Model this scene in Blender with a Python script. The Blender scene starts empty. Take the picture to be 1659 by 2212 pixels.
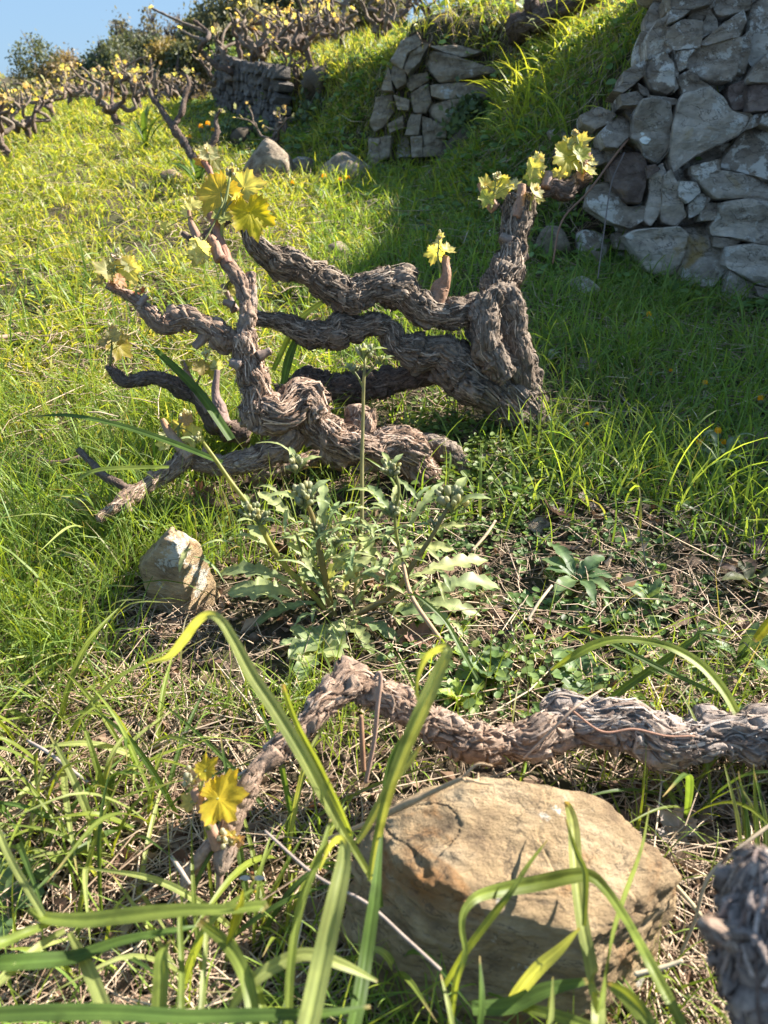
import bpy, bmesh, math
import numpy as np
from mathutils import Vector

rng = np.random.default_rng(11)
D = bpy.data
sc = bpy.context.scene
col = sc.collection
R = math.radians

# ------------------------------------------------------------------ camera, sky, sun, exposure
CAM_H, PITCH, F, CX, CY = 0.85, R(30), 1639.0, 829.5, 1106.0
cd = D.cameras.new('camera'); cam = D.objects.new('camera', cd); col.objects.link(cam)
cam.location = (0, 0, CAM_H); cam.rotation_euler = (R(90) - PITCH, 0, 0)
cd.sensor_fit = 'VERTICAL'; cd.sensor_height = 32.0; cd.sensor_width = 24.0
cd.lens = 32.0 * F / 2212.0
cd.clip_start = 0.02; cd.clip_end = 2000
cd.dof.use_dof = True; cd.dof.focus_distance = 1.45; cd.dof.aperture_fstop = 6.0
sc.camera = cam

SUN_EL, SUN_AZ = R(36.0), math.atan2(0.89, 0.455)          # azimuth from +Y towards +X
w = D.worlds.new('World'); sc.world = w; w.use_nodes = True
nt = w.node_tree
sky = nt.nodes.new('ShaderNodeTexSky'); sky.sky_type = 'NISHITA'; sky.sun_disc = False
sky.sun_elevation = SUN_EL; sky.sun_rotation = SUN_AZ
sky.altitude = 900; sky.air_density = 1.0; sky.dust_density = 0.0; sky.ozone_density = 2.0
bg = nt.nodes['Background']; bg.inputs[1].default_value = 0.15
gm = nt.nodes.new('ShaderNodeGamma'); gm.inputs[1].default_value = 0.12
hs = nt.nodes.new('ShaderNodeHueSaturation'); hs.inputs['Saturation'].default_value = 1.5
nt.links.new(sky.outputs[0], gm.inputs[0]); nt.links.new(gm.outputs[0], hs.inputs['Color']); 
tn = nt.nodes.new('ShaderNodeMix'); tn.data_type = 'RGBA'; tn.blend_type = 'MULTIPLY'; tn.inputs[0].default_value = 1.0; tn.inputs[7].default_value = (0.50, 0.76, 1.08, 1)
nt.links.new(hs.outputs[0], tn.inputs[6]); nt.links.new(tn.outputs[2], bg.inputs[0])
sl = D.lights.new('sun', 'SUN'); sun = D.objects.new('sun', sl); col.objects.link(sun)
sl.energy = 3.9; sl.angle = R(0.53); sl.color = (1.0, 0.93, 0.82)
sd = Vector((math.sin(SUN_AZ) * math.cos(SUN_EL), math.cos(SUN_AZ) * math.cos(SUN_EL), math.sin(SUN_EL)))
sun.rotation_euler = sd.to_track_quat('Z', 'Y').to_euler()
sun.location = (6, 4, 8)
sc.view_settings.view_transform = 'Standard'; sc.view_settings.look = 'None'
sc.view_settings.gamma = 1.0; sc.view_settings.use_curve_mapping = False
sc.view_settings.exposure = 2.2
sc.render.engine = 'CYCLES'
sc.cycles.max_bounces = 8; sc.cycles.diffuse_bounces = 5; sc.cycles.transmission_bounces = 4
sc.cycles.sample_clamp_indirect = 4.0

# ------------------------------------------------------------------ small maths
def sstep(a, b, x):
    t = np.clip((x - a) / (b - a), 0, 1)
    return t * t * (3 - 2 * t)

def _hash(ix, iy, iz, seed):
    h = (ix * 374761393 + iy * 668265263 + iz * 2147483647 + seed * 1274126177) & 0xffffffff
    h = ((h ^ (h >> 13)) * 1274126177) & 0xffffffff
    h = ((h ^ (h >> 16)) * 2246822519) & 0xffffffff
    return h ^ (h >> 15)

_G = np.random.default_rng(5).normal(size=(256, 3)); _G /= np.linalg.norm(_G, axis=1)[:, None]

def noise(p, seed=0):
    p = np.asarray(p, float)
    i = np.floor(p).astype(np.int64); f = p - i
    u = f * f * f * (f * (f * 6 - 15) + 10)
    out = 0
    for dx in (0, 1):
        for dy in (0, 1):
            for dz in (0, 1):
                g = _G[_hash(i[:, 0] + dx, i[:, 1] + dy, i[:, 2] + dz, seed) & 255]
                v = g[:, 0] * (f[:, 0] - dx) + g[:, 1] * (f[:, 1] - dy) + g[:, 2] * (f[:, 2] - dz)
                wx = u[:, 0] if dx else 1 - u[:, 0]
                wy = u[:, 1] if dy else 1 - u[:, 1]
                wz = u[:, 2] if dz else 1 - u[:, 2]
                out = out + v * wx * wy * wz
    return out * 1.6

def fbm(p, o=4, seed=0, gain=0.5):
    a, s, t = 1.0, 0, 0
    for k in range(o):
        s = s + a * noise(p * (2.03 ** k), seed + k); t += a; a *= gain
    return s / t

def noise2(x, y, seed=0, o=1):
    return fbm(np.stack([x, y, np.full_like(x, 0.37)], 1), o, seed)

def unit(v):
    v = np.asarray(v, float); n = np.linalg.norm(v, axis=-1, keepdims=True)
    return v / np.maximum(n, 1e-9)

# ------------------------------------------------------------------ camera geometry: image point (1659 x 2212) at a depth -> world
FWD = np.array([0, math.cos(PITCH), -math.sin(PITCH)]); UP = np.array([0, math.sin(PITCH), math.cos(PITCH)])
EYE = np.array([0, 0, CAM_H])

def ray(u, v):
    return np.array([1.0, 0, 0]) * ((u - CX) / F) + UP * ((CY - v) / F) + FWD

def at(u, v, dep):
    return EYE + ray(u, v) * dep

def project(P):
    q = P - EYE
    dep = q @ FWD
    dd = np.where(np.abs(dep) < 1e-3, 1e-3, dep)
    return CX + F * q[:, 0] / dd, CY - F * (q @ UP) / dd, dep

# ------------------------------------------------------------------ terrain
#            x      y     H    wall
CONTOUR = [(5.0, -3.0, 0.75, 1), (3.3, 0.9, 1.15, 1), (2.4, 2.35, 1.68, 1), (1.62, 3.16, 1.30, 1), (0.92, 3.22, 1.12, 1),  # heights of the unseen right end are shaped for the wall's shadow
           (0.84, 3.75, 0.95, 0), (0.62, 4.9, 0.68, 0), (0.50, 5.36, 0.82, 1), (-0.06, 5.44, 0.78, 1), (-0.30, 5.95, 0.62, 0.3),
           (-0.85, 6.9, 0.52, 0.9), (-1.12, 7.45, 0.46, 1), (-2.05, 10.3, 0.28, 1), (-3.2, 13.0, 0.25, 0), (-9.0, 24.0, 0.2, 0)]
_C = np.array(CONTOUR)

def contour(x, y):
    best = np.full(x.shape, 1e9); d = np.zeros_like(x); H = np.zeros_like(x); W = np.zeros_like(x)
    for k in range(len(_C) - 1):
        ax, ay, ah, aw = _C[k]; bx, by, bh, bw = _C[k + 1]
        ex, ey = bx - ax, by - ay; L2 = ex * ex + ey * ey
        t = np.clip(((x - ax) * ex + (y - ay) * ey) / L2, 0, 1)
        px, py = x - ax - t * ex, y - ay - t * ey
        dist = np.hypot(px, py)
        side = ex * (y - ay) - ey * (x - ax)                # left of the direction of travel = downhill
        m = dist < best
        best = np.where(m, dist, best)
        d = np.where(m, np.where(side < 0, dist, -dist), d)
        H = np.where(m, ah + t * (bh - ah), H); W = np.where(m, aw + t * (bw - aw), W)
    return d, H, W

def ground_raw(x, y):
    d, H, W = contour(x, y)
    low = 0.05 * np.clip(y, -2, 10.4) - 0.22 * np.maximum(y - 10.4, 0) * (1 - np.exp(-np.maximum(y - 10.4, 0) / 0.6))
    # the lower edge of this terrace on the left
    e = -((x + 2.72) * 0.955 + (y - 5.6) * 0.295)
    low = low - 0.85 * sstep(0.0, 0.55, e) - 0.34 * np.maximum(e - 0.3, 0)
    low = np.maximum(low, -14 + 0.02 * np.hypot(x, y))
    low = low - 0.13 * np.exp(-((x - 1.55) / 0.75) ** 2 - ((y - 2.85) / 0.6) ** 2)
    f = W * sstep(0.06, 0.36, d) + (1 - W) * sstep(-0.48, 0.48, d)
    z = low + H * f + 0.21 * np.clip(d - 0.2, 0, 9) + 0.10 * np.clip(d - 9.2, 0, 40)
    return z, d, W, e

def ground(x, y):
    x = np.atleast_1d(np.asarray(x, float)); y = np.atleast_1d(np.asarray(y, float))
    z, d, W, e = ground_raw(x, y)
    z = z + 0.035 * noise2(x * 1.3, y * 1.3, 3, 2) + 0.012 * noise2(x * 7, y * 7, 4, 2)
    return z

def hit(u, v, lo=0.3, hi=60):
    """the ground point seen at an image point"""
    t = np.geomspace(lo, hi, 1500); r = ray(u, v)
    P = EYE + t[:, None] * r
    below = P[:, 2] < ground(P[:, 0], P[:, 1])
    k = int(np.argmax(below)) if below.any() else len(t) - 1
    p = P[k].copy(); p[2] = ground(p[0], p[1])[0]
    return p, t[k]

# ------------------------------------------------------------------ mesh helpers
def mk(name, V, faces, mat=None, parent=None, colr=None, smooth=True, base=None, sharp=0):
    """one mesh object from arrays; faces: list of (n,3)/(n,4) index arrays"""
    V = np.asarray(V, float)
    if base is not None: V = V - base
    if not isinstance(faces, (list, tuple)): faces = [faces]
    faces = [np.asarray(f, np.int64) for f in faces if len(f)]
    me = D.meshes.new(name)
    me.vertices.add(len(V)); me.vertices.foreach_set('co', V.astype(np.float32).ravel())
    tot = np.concatenate([np.full(len(f), f.shape[1]) for f in faces])
    loops = np.concatenate([f.ravel() for f in faces])
    me.loops.add(len(loops)); me.loops.foreach_set('vertex_index', loops.astype(np.int32))
    me.polygons.add(len(tot))
    start = np.concatenate([[0], np.cumsum(tot)[:-1]])
    me.polygons.foreach_set('loop_start', start.astype(np.int32))
    me.polygons.foreach_set('loop_total', tot.astype(np.int32))
    me.polygons.foreach_set('use_smooth', np.full(len(tot), smooth))
    if colr is not None:
        a = me.color_attributes.new('Col', 'FLOAT_COLOR', 'POINT')
        c = np.ones((len(V), 4), np.float32); c[:, :3] = colr
        a.data.foreach_set('color', c.ravel())
    me.update(calc_edges=True)
    if sharp: me.set_sharp_from_angle(angle=R(sharp))
    if mat: me.materials.append(mat)
    o = D.objects.new(name, me); col.objects.link(o)
    if parent is not None: o.parent = parent
    return o

def tag(o, label=None, cat=None, group=None, kind=None):
    if label: o['label'] = label
    if cat: o['category'] = cat
    if group: o['group'] = group
    if kind: o['kind'] = kind
    return o

def empty(name, loc, label, cat, group=None):
    o = D.objects.new(name, None); col.objects.link(o); o.location = tuple(loc)
    o.empty_display_size = 0.05
    return tag(o, label, cat, group)

class Bag:
    """collects pieces into one mesh"""
    def __init__(s): s.V, s.T, s.Q, s.C, s.n = [], [], [], [], 0
    def add(s, V, faces, c):
        V = np.asarray(V, float)
        for f in (faces if isinstance(faces, (list, tuple)) else [faces]):
            f = np.asarray(f, np.int64)
            if len(f): (s.T if f.shape[1] == 3 else s.Q).append(f + s.n)
        c = np.asarray(c, float); s.C.append(np.broadcast_to(c, (len(V), 3))); s.V.append(V); s.n += len(V)
    def build(s, name, mat, parent=None, base=None, smooth=True):
        F_ = []
        if s.T: F_.append(np.concatenate(s.T))
        if s.Q: F_.append(np.concatenate(s.Q))
        return mk(name, np.concatenate(s.V), F_, mat, parent, np.concatenate(s.C), smooth, base)

def catmull(P, n):
    P = np.asarray(P, float)
    if len(P) == 2:
        t = np.linspace(0, 1, n)[:, None]; return P[0] * (1 - t) + P[1] * t
    A = np.vstack([2 * P[0] - P[1], P, 2 * P[-1] - P[-2]])
    seg = np.linalg.norm(np.diff(P[:, :3], axis=0), axis=1); cum = np.concatenate([[0], np.cumsum(seg)])
    s = np.linspace(0, cum[-1], n); k = np.clip(np.searchsorted(cum, s, 'right') - 1, 0, len(P) - 2)
    t = ((s - cum[k]) / np.maximum(seg[k], 1e-9))[:, None]
    p0, p1, p2, p3 = A[k], A[k + 1], A[k + 2], A[k + 3]
    return 0.5 * (2 * p1 + (p2 - p0) * t + (2 * p0 - 5 * p1 + 4 * p2 - p3) * t * t + (3 * p1 - p0 - 3 * p2 + p3) * t ** 3)

def frames(C):
    T = unit(np.gradient(C, axis=0)); N = np.zeros_like(C)
    a = np.array([0, 0, 1.0]) if abs(T[0, 2]) < 0.8 else np.array([1.0, 0, 0])
    n = unit(np.cross(T[0], a))
    for k in range(len(C)):
        n = n - T[k] * (n @ T[k]); n /= np.linalg.norm(n); N[k] = n
    return T, N, np.cross(T, N)

def grid_faces(nr, nc, wrap=True, off=0):
    i = np.arange(nr - 1)[:, None]; j = np.arange(nc if wrap else nc - 1)[None, :]
    j2 = (j + 1) % nc
    return np.stack([i * nc + j, i * nc + j2, (i + 1) * nc + j2, (i + 1) * nc + j], -1).reshape(-1, 4) + off

def tube(P, rad, nth=6, n=None, caps=True):
    """plain tapered tube"""
    P = np.asarray(P, float); rad = np.asarray(rad, float)
    n = n or max(2, 3 * len(P))
    C4 = catmull(np.column_stack([P, np.broadcast_to(rad, len(P))]), n); C, r = C4[:, :3], np.maximum(C4[:, 3], 1e-4)
    T, N, B = frames(C)
    th = np.linspace(0, 2 * np.pi, nth, endpoint=False)
    V = C[:, None] + r[:, None, None] * (np.cos(th)[None, :, None] * N[:, None] + np.sin(th)[None, :, None] * B[:, None])
    V = V.reshape(-1, 3); Fq = grid_faces(n, nth)
    if caps:
        V = np.vstack([V, C[0], C[-1]]); j = np.arange(nth); j2 = (j + 1) % nth; m = n * nth
        Ft = np.vstack([np.stack([np.full(nth, m), j2, j], 1), np.stack([np.full(nth, m + 1), (n - 1) * nth + j, (n - 1) * nth + j2], 1)])
        return V, [Ft, Fq]
    return V, [Fq]

def ribbon(P, wid, nrm, n=12, fold=0.25):
    """a leaf blade: centre line, widths, face direction; 3 vertices across"""
    P = np.asarray(P, float); wid = np.asarray(wid, float)
    C4 = catmull(np.column_stack([P, wid]), n); C, wd = C4[:, :3], np.maximum(C4[:, 3], 2e-4)
    T = unit(np.gradient(C, axis=0)); S = unit(np.cross(T, np.broadcast_to(nrm, T.shape))); N = np.cross(S, T)
    V = np.stack([C + S * wd[:, None] / 2 * f + N * (fold * abs(f) ** 0.8 + (0.05 if abs(f) == 0.5 else 0)) * wd[:, None] / 2 for f in np.linspace(-1, 1, 9)], 1).reshape(-1, 3)
    return V, [grid_faces(n, 9, False)]

_ico = {}
def ico(sub):
    if sub not in _ico:
        b = bmesh.new(); bmesh.ops.create_icosphere(b, subdivisions=sub, radius=1)
        b.verts.ensure_lookup_table()
        _ico[sub] = (np.array([v.co[:] for v in b.verts]), np.array([[v.index for v in f.verts] for f in b.faces])); b.free()
    return _ico[sub]
# ------------------------------------------------------------------ materials
def newmat(name):
    m = D.materials.new(name); m.use_nodes = True
    nt = m.node_tree; nt.nodes.clear()
    out = nt.nodes.new('ShaderNodeOutputMaterial')
    return m, nt, out

def nd(nt, typ, **kw):
    n = nt.nodes.new('ShaderNode' + typ)
    for k, v in kw.items():
        if k.startswith('i_'):
            key = k[2:]; n.inputs[int(key) if key.isdigit() else key.replace('_', ' ')].default_value = v
        else: setattr(n, k, v)
    return n

def ramp(nt, fac, stops, interp='LINEAR'):
    r = nt.nodes.new('ShaderNodeValToRGB'); r.color_ramp.interpolation = interp
    e = r.color_ramp.elements
    while len(e) < len(stops): e.new(0.5)
    for k, (p, c) in enumerate(stops):
        e[k].position = p; e[k].color = (*c, 1) if len(c) == 3 else c
    nt.links.new(fac, r.inputs[0]); return r.outputs[0]

def mixc(nt, fac, a, b, mode='MIX'):
    n = nt.nodes.new('ShaderNodeMix'); n.data_type = 'RGBA'; n.blend_type = mode; n.clamp_factor = True
    for s, v in ((n.inputs[0], fac), (n.inputs[6], a), (n.inputs[7], b)):
        if hasattr(v, 'links'): nt.links.new(v, s)
        elif isinstance(v, (int, float)): s.default_value = v
        else: s.default_value = (*v, 1)
    return n.outputs[2]

def objcoord(nt, scale=(1, 1, 1)):
    tc = nd(nt, 'TexCoord'); mp = nd(nt, 'Mapping'); mp.inputs['Scale'].default_value = scale
    nt.links.new(tc.outputs['Object'], mp.inputs[0]); return mp.outputs[0]

def ntex(nt, co, scale, detail=5, rough=0.6, dist=0.0):
    n = nd(nt, 'TexNoise'); n.inputs['Scale'].default_value = scale; n.inputs['Detail'].default_value = detail
    n.inputs['Roughness'].default_value = rough; n.inputs['Distortion'].default_value = dist
    nt.links.new(co, n.inputs['Vector']); return n.outputs['Fac']

def math_(nt, op, a, b):
    n = nd(nt, 'Math', operation=op)
    for s, v in zip(n.inputs, (a, b)):
        if hasattr(v, 'links'): nt.links.new(v, s)
        else: s.default_value = v
    return n.outputs[0]

def bump(nt, h, strength, dist):
    b = nd(nt, 'Bump'); b.inputs['Strength'].default_value = strength; b.inputs['Distance'].default_value = dist
    nt.links.new(h, b.inputs['Height']); return b.outputs[0]

def leaf_mat(name, trans=0.45, tcol=(1.25, 1.15, 0.55), rough=0.45, vary=40.0, spec=0.4):
    """leaf: colour from the mesh, light passing through it"""
    m, nt, out = newmat(name)
    at_ = nd(nt, 'Attribute', attribute_name='Col'); co = objcoord(nt)
    n = ntex(nt, co, vary, 3)
    c = mixc(nt, 1.0, at_.outputs['Color'], ramp(nt, n, [(0.3, (0.72, 0.76, 0.75)), (0.7, (1.18, 1.15, 1.1))]), 'MULTIPLY')
    p = nd(nt, 'BsdfPrincipled'); p.inputs['Roughness'].default_value = rough
    p.inputs['Specular IOR Level'].default_value = spec
    nt.links.new(c, p.inputs['Base Color'])
    t = nd(nt, 'BsdfTranslucent'); tc = mixc(nt, 1.0, c, tcol, 'MULTIPLY'); nt.links.new(tc, t.inputs[0])
    ms = nd(nt, 'MixShader'); ms.inputs[0].default_value = trans
    nt.links.new(p.outputs[0], ms.inputs[1]); nt.links.new(t.outputs[0], ms.inputs[2])
    nt.links.new(ms.outputs[0], out.inputs[0]); return m

def col_mat(name, rough=0.85, nscale=120.0, bscale=300.0, bstr=0.5, bdist=0.002, lo=0.7, hi=1.3, spec=0.25):
    """opaque: colour from the mesh, with grain and fine relief"""
    m, nt, out = newmat(name)
    at_ = nd(nt, 'Attribute', attribute_name='Col'); co = objcoord(nt)
    n = ntex(nt, co, nscale, 6, 0.65)
    c = mixc(nt, 1.0, at_.outputs['Color'], ramp(nt, n, [(0.28, (lo, lo, lo)), (0.72, (hi, hi * 0.98, hi * 0.95))]), 'MULTIPLY')
    p = nd(nt, 'BsdfPrincipled'); p.inputs['Roughness'].default_value = rough; p.inputs['Specular IOR Level'].default_value = spec
    nt.links.new(c, p.inputs['Base Color'])
    nt.links.new(bump(nt, ntex(nt, co, bscale, 5, 0.7), bstr, bdist), p.inputs['Normal'])
    nt.links.new(p.outputs[0], out.inputs[0]); return m

def stone_mat(name, c1, c2, c3, lichen=(0.50, 0.50, 0.46), lich=0.60, rust=(0.30, 0.17, 0.06), rst=0.70, scale=1.0, strata=(1, 1, 1), bstr=0.9):
    m, nt, out = newmat(name)
    co = objcoord(nt, strata); co2 = objcoord(nt)
    oi = nd(nt, 'ObjectInfo')
    va = nd(nt, 'VectorMath', operation='ADD'); nt.links.new(co2, va.inputs[0]); nt.links.new(oi.outputs['Location'], va.inputs[1]); co2 = va.outputs[0]
    a = ntex(nt, co, 9 * scale, 8, 0.62, 0.4); b = ntex(nt, co2, 38 * scale, 6, 0.7)
    c = ramp(nt, a, [(0.34, c1), (0.50, c2), (0.66, c3)])
    c = mixc(nt, 0.85, c, ramp(nt, b, [(0.25, (0.6, 0.6, 0.62)), (0.5, (1, 1, 1)), (0.8, (1.3, 1.27, 1.2))]), 'MULTIPLY')
    rnd = ramp(nt, oi.outputs['Random'], [(0.0, (0.72, 0.70, 0.68)), (0.5, (1.0, 0.98, 0.95)), (1.0, (1.25, 1.24, 1.24))])
    c = mixc(nt, 0.8, c, rnd, 'MULTIPLY')
    r = ntex(nt, co2, 6 * scale, 5, 0.6, 0.8); rf = ramp(nt, r, [(rst - 0.04, (0, 0, 0)), (rst + 0.06, (1, 1, 1))])
    c = mixc(nt, math_(nt, 'MULTIPLY', rf, 0.75), c, rust)
    l1 = ntex(nt, co2, 14 * scale, 10, 0.72, 0.3); l2 = ntex(nt, co2, 4 * scale, 2, 0.5)
    lf = ramp(nt, math_(nt, 'ADD', l1, math_(nt, 'MULTIPLY', math_(nt, 'SUBTRACT', l2, 0.5), 0.5)), [(lich, (0, 0, 0)), (lich + 0.035, (1, 1, 1))])
    c = mixc(nt, math_(nt, 'MULTIPLY', lf, 0.85), c, lichen)
    ck = ntex(nt, co, 5.5 * scale, 6, 0.55, 1.2); ckf = ramp(nt, math_(nt, 'ABSOLUTE', math_(nt, 'SUBTRACT', ck, 0.47), 0.0), [(0.0, (1, 1, 1)), (0.010, (0, 0, 0))])
    c = mixc(nt, math_(nt, 'MULTIPLY', ckf, 0.7), c, (0.06, 0.045, 0.035))
    p = nd(nt, 'BsdfPrincipled'); p.inputs['Roughness'].default_value = 0.85; p.inputs['Specular IOR Level'].default_value = 0.25
    nt.links.new(c, p.inputs['Base Color'])
    h = math_(nt, 'ADD', math_(nt, 'MULTIPLY', ntex(nt, co, 30 * scale, 9, 0.72), 1.0), math_(nt, 'MULTIPLY', ntex(nt, co2, 160 * scale, 4, 0.7), 0.35))
    nt.links.new(bump(nt, h, bstr, 0.022 / scale), p.inputs['Normal'])
    nt.links.new(p.outputs[0], out.inputs[0]); return m

def soil_mat():
    m, nt, out = newmat('soil')
    co = objcoord(nt)
    a = ntex(nt, co, 3.0, 5, 0.6); b = ntex(nt, co, 45, 8, 0.75); c2 = ntex(nt, co, 11, 6, 0.65)
    c = ramp(nt, b, [(0.3, (0.035, 0.025, 0.018)), (0.5, (0.085, 0.06, 0.042)), (0.75, (0.20, 0.145, 0.105))])
    g = ramp(nt, math_(nt, 'ADD', math_(nt, 'MULTIPLY', a, 0.5), math_(nt, 'MULTIPLY', c2, 0.5)), [(0.42, (0, 0, 0)), (0.56, (1, 1, 1))])
    c = mixc(nt, math_(nt, 'MULTIPLY', g, 0.55), c, (0.055, 0.075, 0.022))
    p = nd(nt, 'BsdfPrincipled'); p.inputs['Roughness'].default_value = 0.95; p.inputs['Specular IOR Level'].default_value = 0.15
    nt.links.new(c, p.inputs['Base Color'])
    nt.links.new(bump(nt, b, 1.0, 0.02), p.inputs['Normal'])
    nt.links.new(p.outputs[0], out.inputs[0]); return m

M = {}
M['soil'] = soil_mat()
M['grass'] = leaf_mat('grass_blades', 0.52, (1.6, 1.4, 0.5), 0.45, 30, 0.3)
M['leaf'] = leaf_mat('weed_leaves', 0.42, (1.35, 1.2, 0.5), 0.5, 60)
M['vleaf'] = leaf_mat('young_vine_leaves', 0.62, (1.5, 1.3, 0.5), 0.5, 90)
M['bush'] = leaf_mat('shrub_leaves', 0.38, (1.2, 1.1, 0.5), 0.55, 6)
M['bark'] = col_mat('shaggy_vine_bark', 0.9, 160, 420, 0.7, 0.003, 0.6, 1.4)
M['cane'] = col_mat('young_cane_bark', 0.65, 220, 500, 0.4, 0.001, 0.75, 1.25)
M['straw'] = col_mat('dry_straw', 0.75, 260, 400, 0.2, 0.001, 0.75, 1.2)
M['crumb'] = col_mat('soil_crumbs', 0.95, 200, 300, 0.6, 0.002, 0.6, 1.4)
M['dryleaf'] = leaf_mat('dead_leaves', 0.2, (1.2, 0.95, 0.7), 0.7, 80)
M['schist'] = stone_mat('grey_schist', (0.20, 0.16, 0.125), (0.37, 0.31, 0.255), (0.50, 0.43, 0.365), (0.76, 0.72, 0.66), 0.53, rust=(0.26, 0.18, 0.07), rst=0.72, strata=(1, 1, 2.2))
M['schist_pale'] = stone_mat('pale_schist_slab', (0.36, 0.30, 0.24), (0.54, 0.47, 0.40), (0.66, 0.59, 0.52), (0.78, 0.75, 0.70), 0.58, rust=(0.42, 0.27, 0.06), rst=0.63, scale=0.8, strata=(1, 1, 2.2))
M['schist_dark'] = stone_mat('dark_red_schist', (0.13, 0.09, 0.075), (0.22, 0.16, 0.135), (0.30, 0.24, 0.21), (0.6, 0.57, 0.52), 0.62, rst=0.66, strata=(1, 1, 2.2))
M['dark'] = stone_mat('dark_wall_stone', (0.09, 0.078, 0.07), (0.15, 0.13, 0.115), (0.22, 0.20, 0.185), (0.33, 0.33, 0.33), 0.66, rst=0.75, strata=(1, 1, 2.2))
M['white'] = col_mat('white_lichen', 0.9, 60, 200, 0.3, 0.002, 0.85, 1.1)
M['tan'] = stone_mat('tan_sandstone', (0.20, 0.14, 0.085), (0.38, 0.275, 0.16), (0.50, 0.385, 0.25), (0.58, 0.55, 0.48), 0.62, rust=(0.30, 0.13, 0.035), rst=0.62, scale=1.3, strata=(1, 1.3, 3.2), bstr=0.8)
M['grey'] = stone_mat('weathered_rock', (0.17, 0.13, 0.095), (0.31, 0.25, 0.185), (0.43, 0.36, 0.28), (0.52, 0.51, 0.49), 0.63, rst=0.72, scale=1.2, strata=(1, 1, 1.6))

# ------------------------------------------------------------------ ground
def spaced(a, b, s0, s1):
    out = [a]; x = a
    while x < b:
        f = (x - a) / (b - a); x += s0 + (s1 - s0) * f; out.append(x)
    return out

gx = np.array(sorted(set([round(-v, 4) for v in spaced(1.3, 6, 0.02, 0.12)[1:] + spaced(6.2, 200, 0.4, 28)] + [round(v, 4) for v in spaced(-1.3, 1.9, 0.018, 0.018) + spaced(1.93, 6, 0.03, 0.15)[1:] + spaced(6.2, 200, 0.4, 28)])))
gy = np.array([-60, -30, -12, -5, -2.5, -1.2, -0.5, -0.1] + spaced(0.15, 2.6, 0.018, 0.018) + spaced(2.63, 6, 0.02, 0.035)[1:] + spaced(6.05, 14, 0.04, 0.10)[1:] + spaced(14.2, 320, 0.3, 40))
GX, GY = np.meshgrid(gx, gy)
gz = ground(GX.ravel(), GY.ravel())
lump = fbm(np.stack([GX.ravel() * 30, GY.ravel() * 30, gz * 30], 1), 3, 21)
gz_r = gz + 0.007 * lump * (np.hypot(GX.ravel(), GY.ravel()) < 7)
ground_obj = mk('ground', np.stack([GX.ravel(), GY.ravel(), gz_r], 1), [grid_faces(len(gy), len(gx), False)], M['soil'])
tag(ground_obj, 'dark earth of the terraced hillside under grass and straw', kind='structure')

# cells for scattering
cxs = (gx[:-1] + gx[1:]) / 2; cys = (gy[:-1] + gy[1:]) / 2
CXX, CYY = [a.ravel() for a in np.meshgrid(cxs, cys)]
DXX, DYY = [a.ravel() for a in np.meshgrid(np.diff(gx), np.diff(gy))]
GZ2 = gz.reshape(len(gy), len(gx))
CZZ = ((GZ2[:-1, :-1] + GZ2[1:, :-1] + GZ2[:-1, 1:] + GZ2[1:, 1:]) / 4).ravel()
_, CD, CW, CE = ground_raw(CXX, CYY)
CU, CV, CDEP = project(np.stack([CXX, CYY, CZZ], 1))
SLOPE = (np.maximum(np.abs(np.diff(GZ2, axis=0)[:, :-1]) / np.diff(gy)[:, None], np.abs(np.diff(GZ2, axis=1)[:-1]) / np.diff(gx)[None])).ravel()
INV = (CDEP > 0.15) & (CU > -450) & (CU < 2150) & (CV > -350) & (CV < 2700) & (CYY < 16)
PN = noise2(CXX * 2.2, CYY * 2.2, 31, 3); PN2 = noise2(CXX * 6, CYY * 6, 32, 2)

def blobs(lst, base=1.0):
    """a density map given by soft patches of the ground: (image u, v, radius u, radius v, factor)"""
    f = np.full(len(CXX), base)
    for u, v, a, b, k in lst:
        q = ((CU - u) / a) ** 2 + ((CV - v) / b) ** 2
        m = np.clip(1.6 - q, 0, 1); f = f * (1 - m) + k * m * 1.0
    return f

def scatter(dens, n, lod=1.0):
    wgt = dens * DXX * DYY * np.sqrt(1 + np.minimum(SLOPE, 3) ** 2) * INV / np.maximum(CDEP, 0.4) ** lod
    wgt = np.maximum(wgt, 0); wgt = wgt / wgt.sum()
    k = rng.choice(len(wgt), n, p=wgt)
    x = CXX[k] + (rng.random(n) - 0.5) * DXX[k]; y = CYY[k] + (rng.random(n) - 0.5) * DYY[k]
    return np.stack([x, y, ground(x, y)], 1), k

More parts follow.
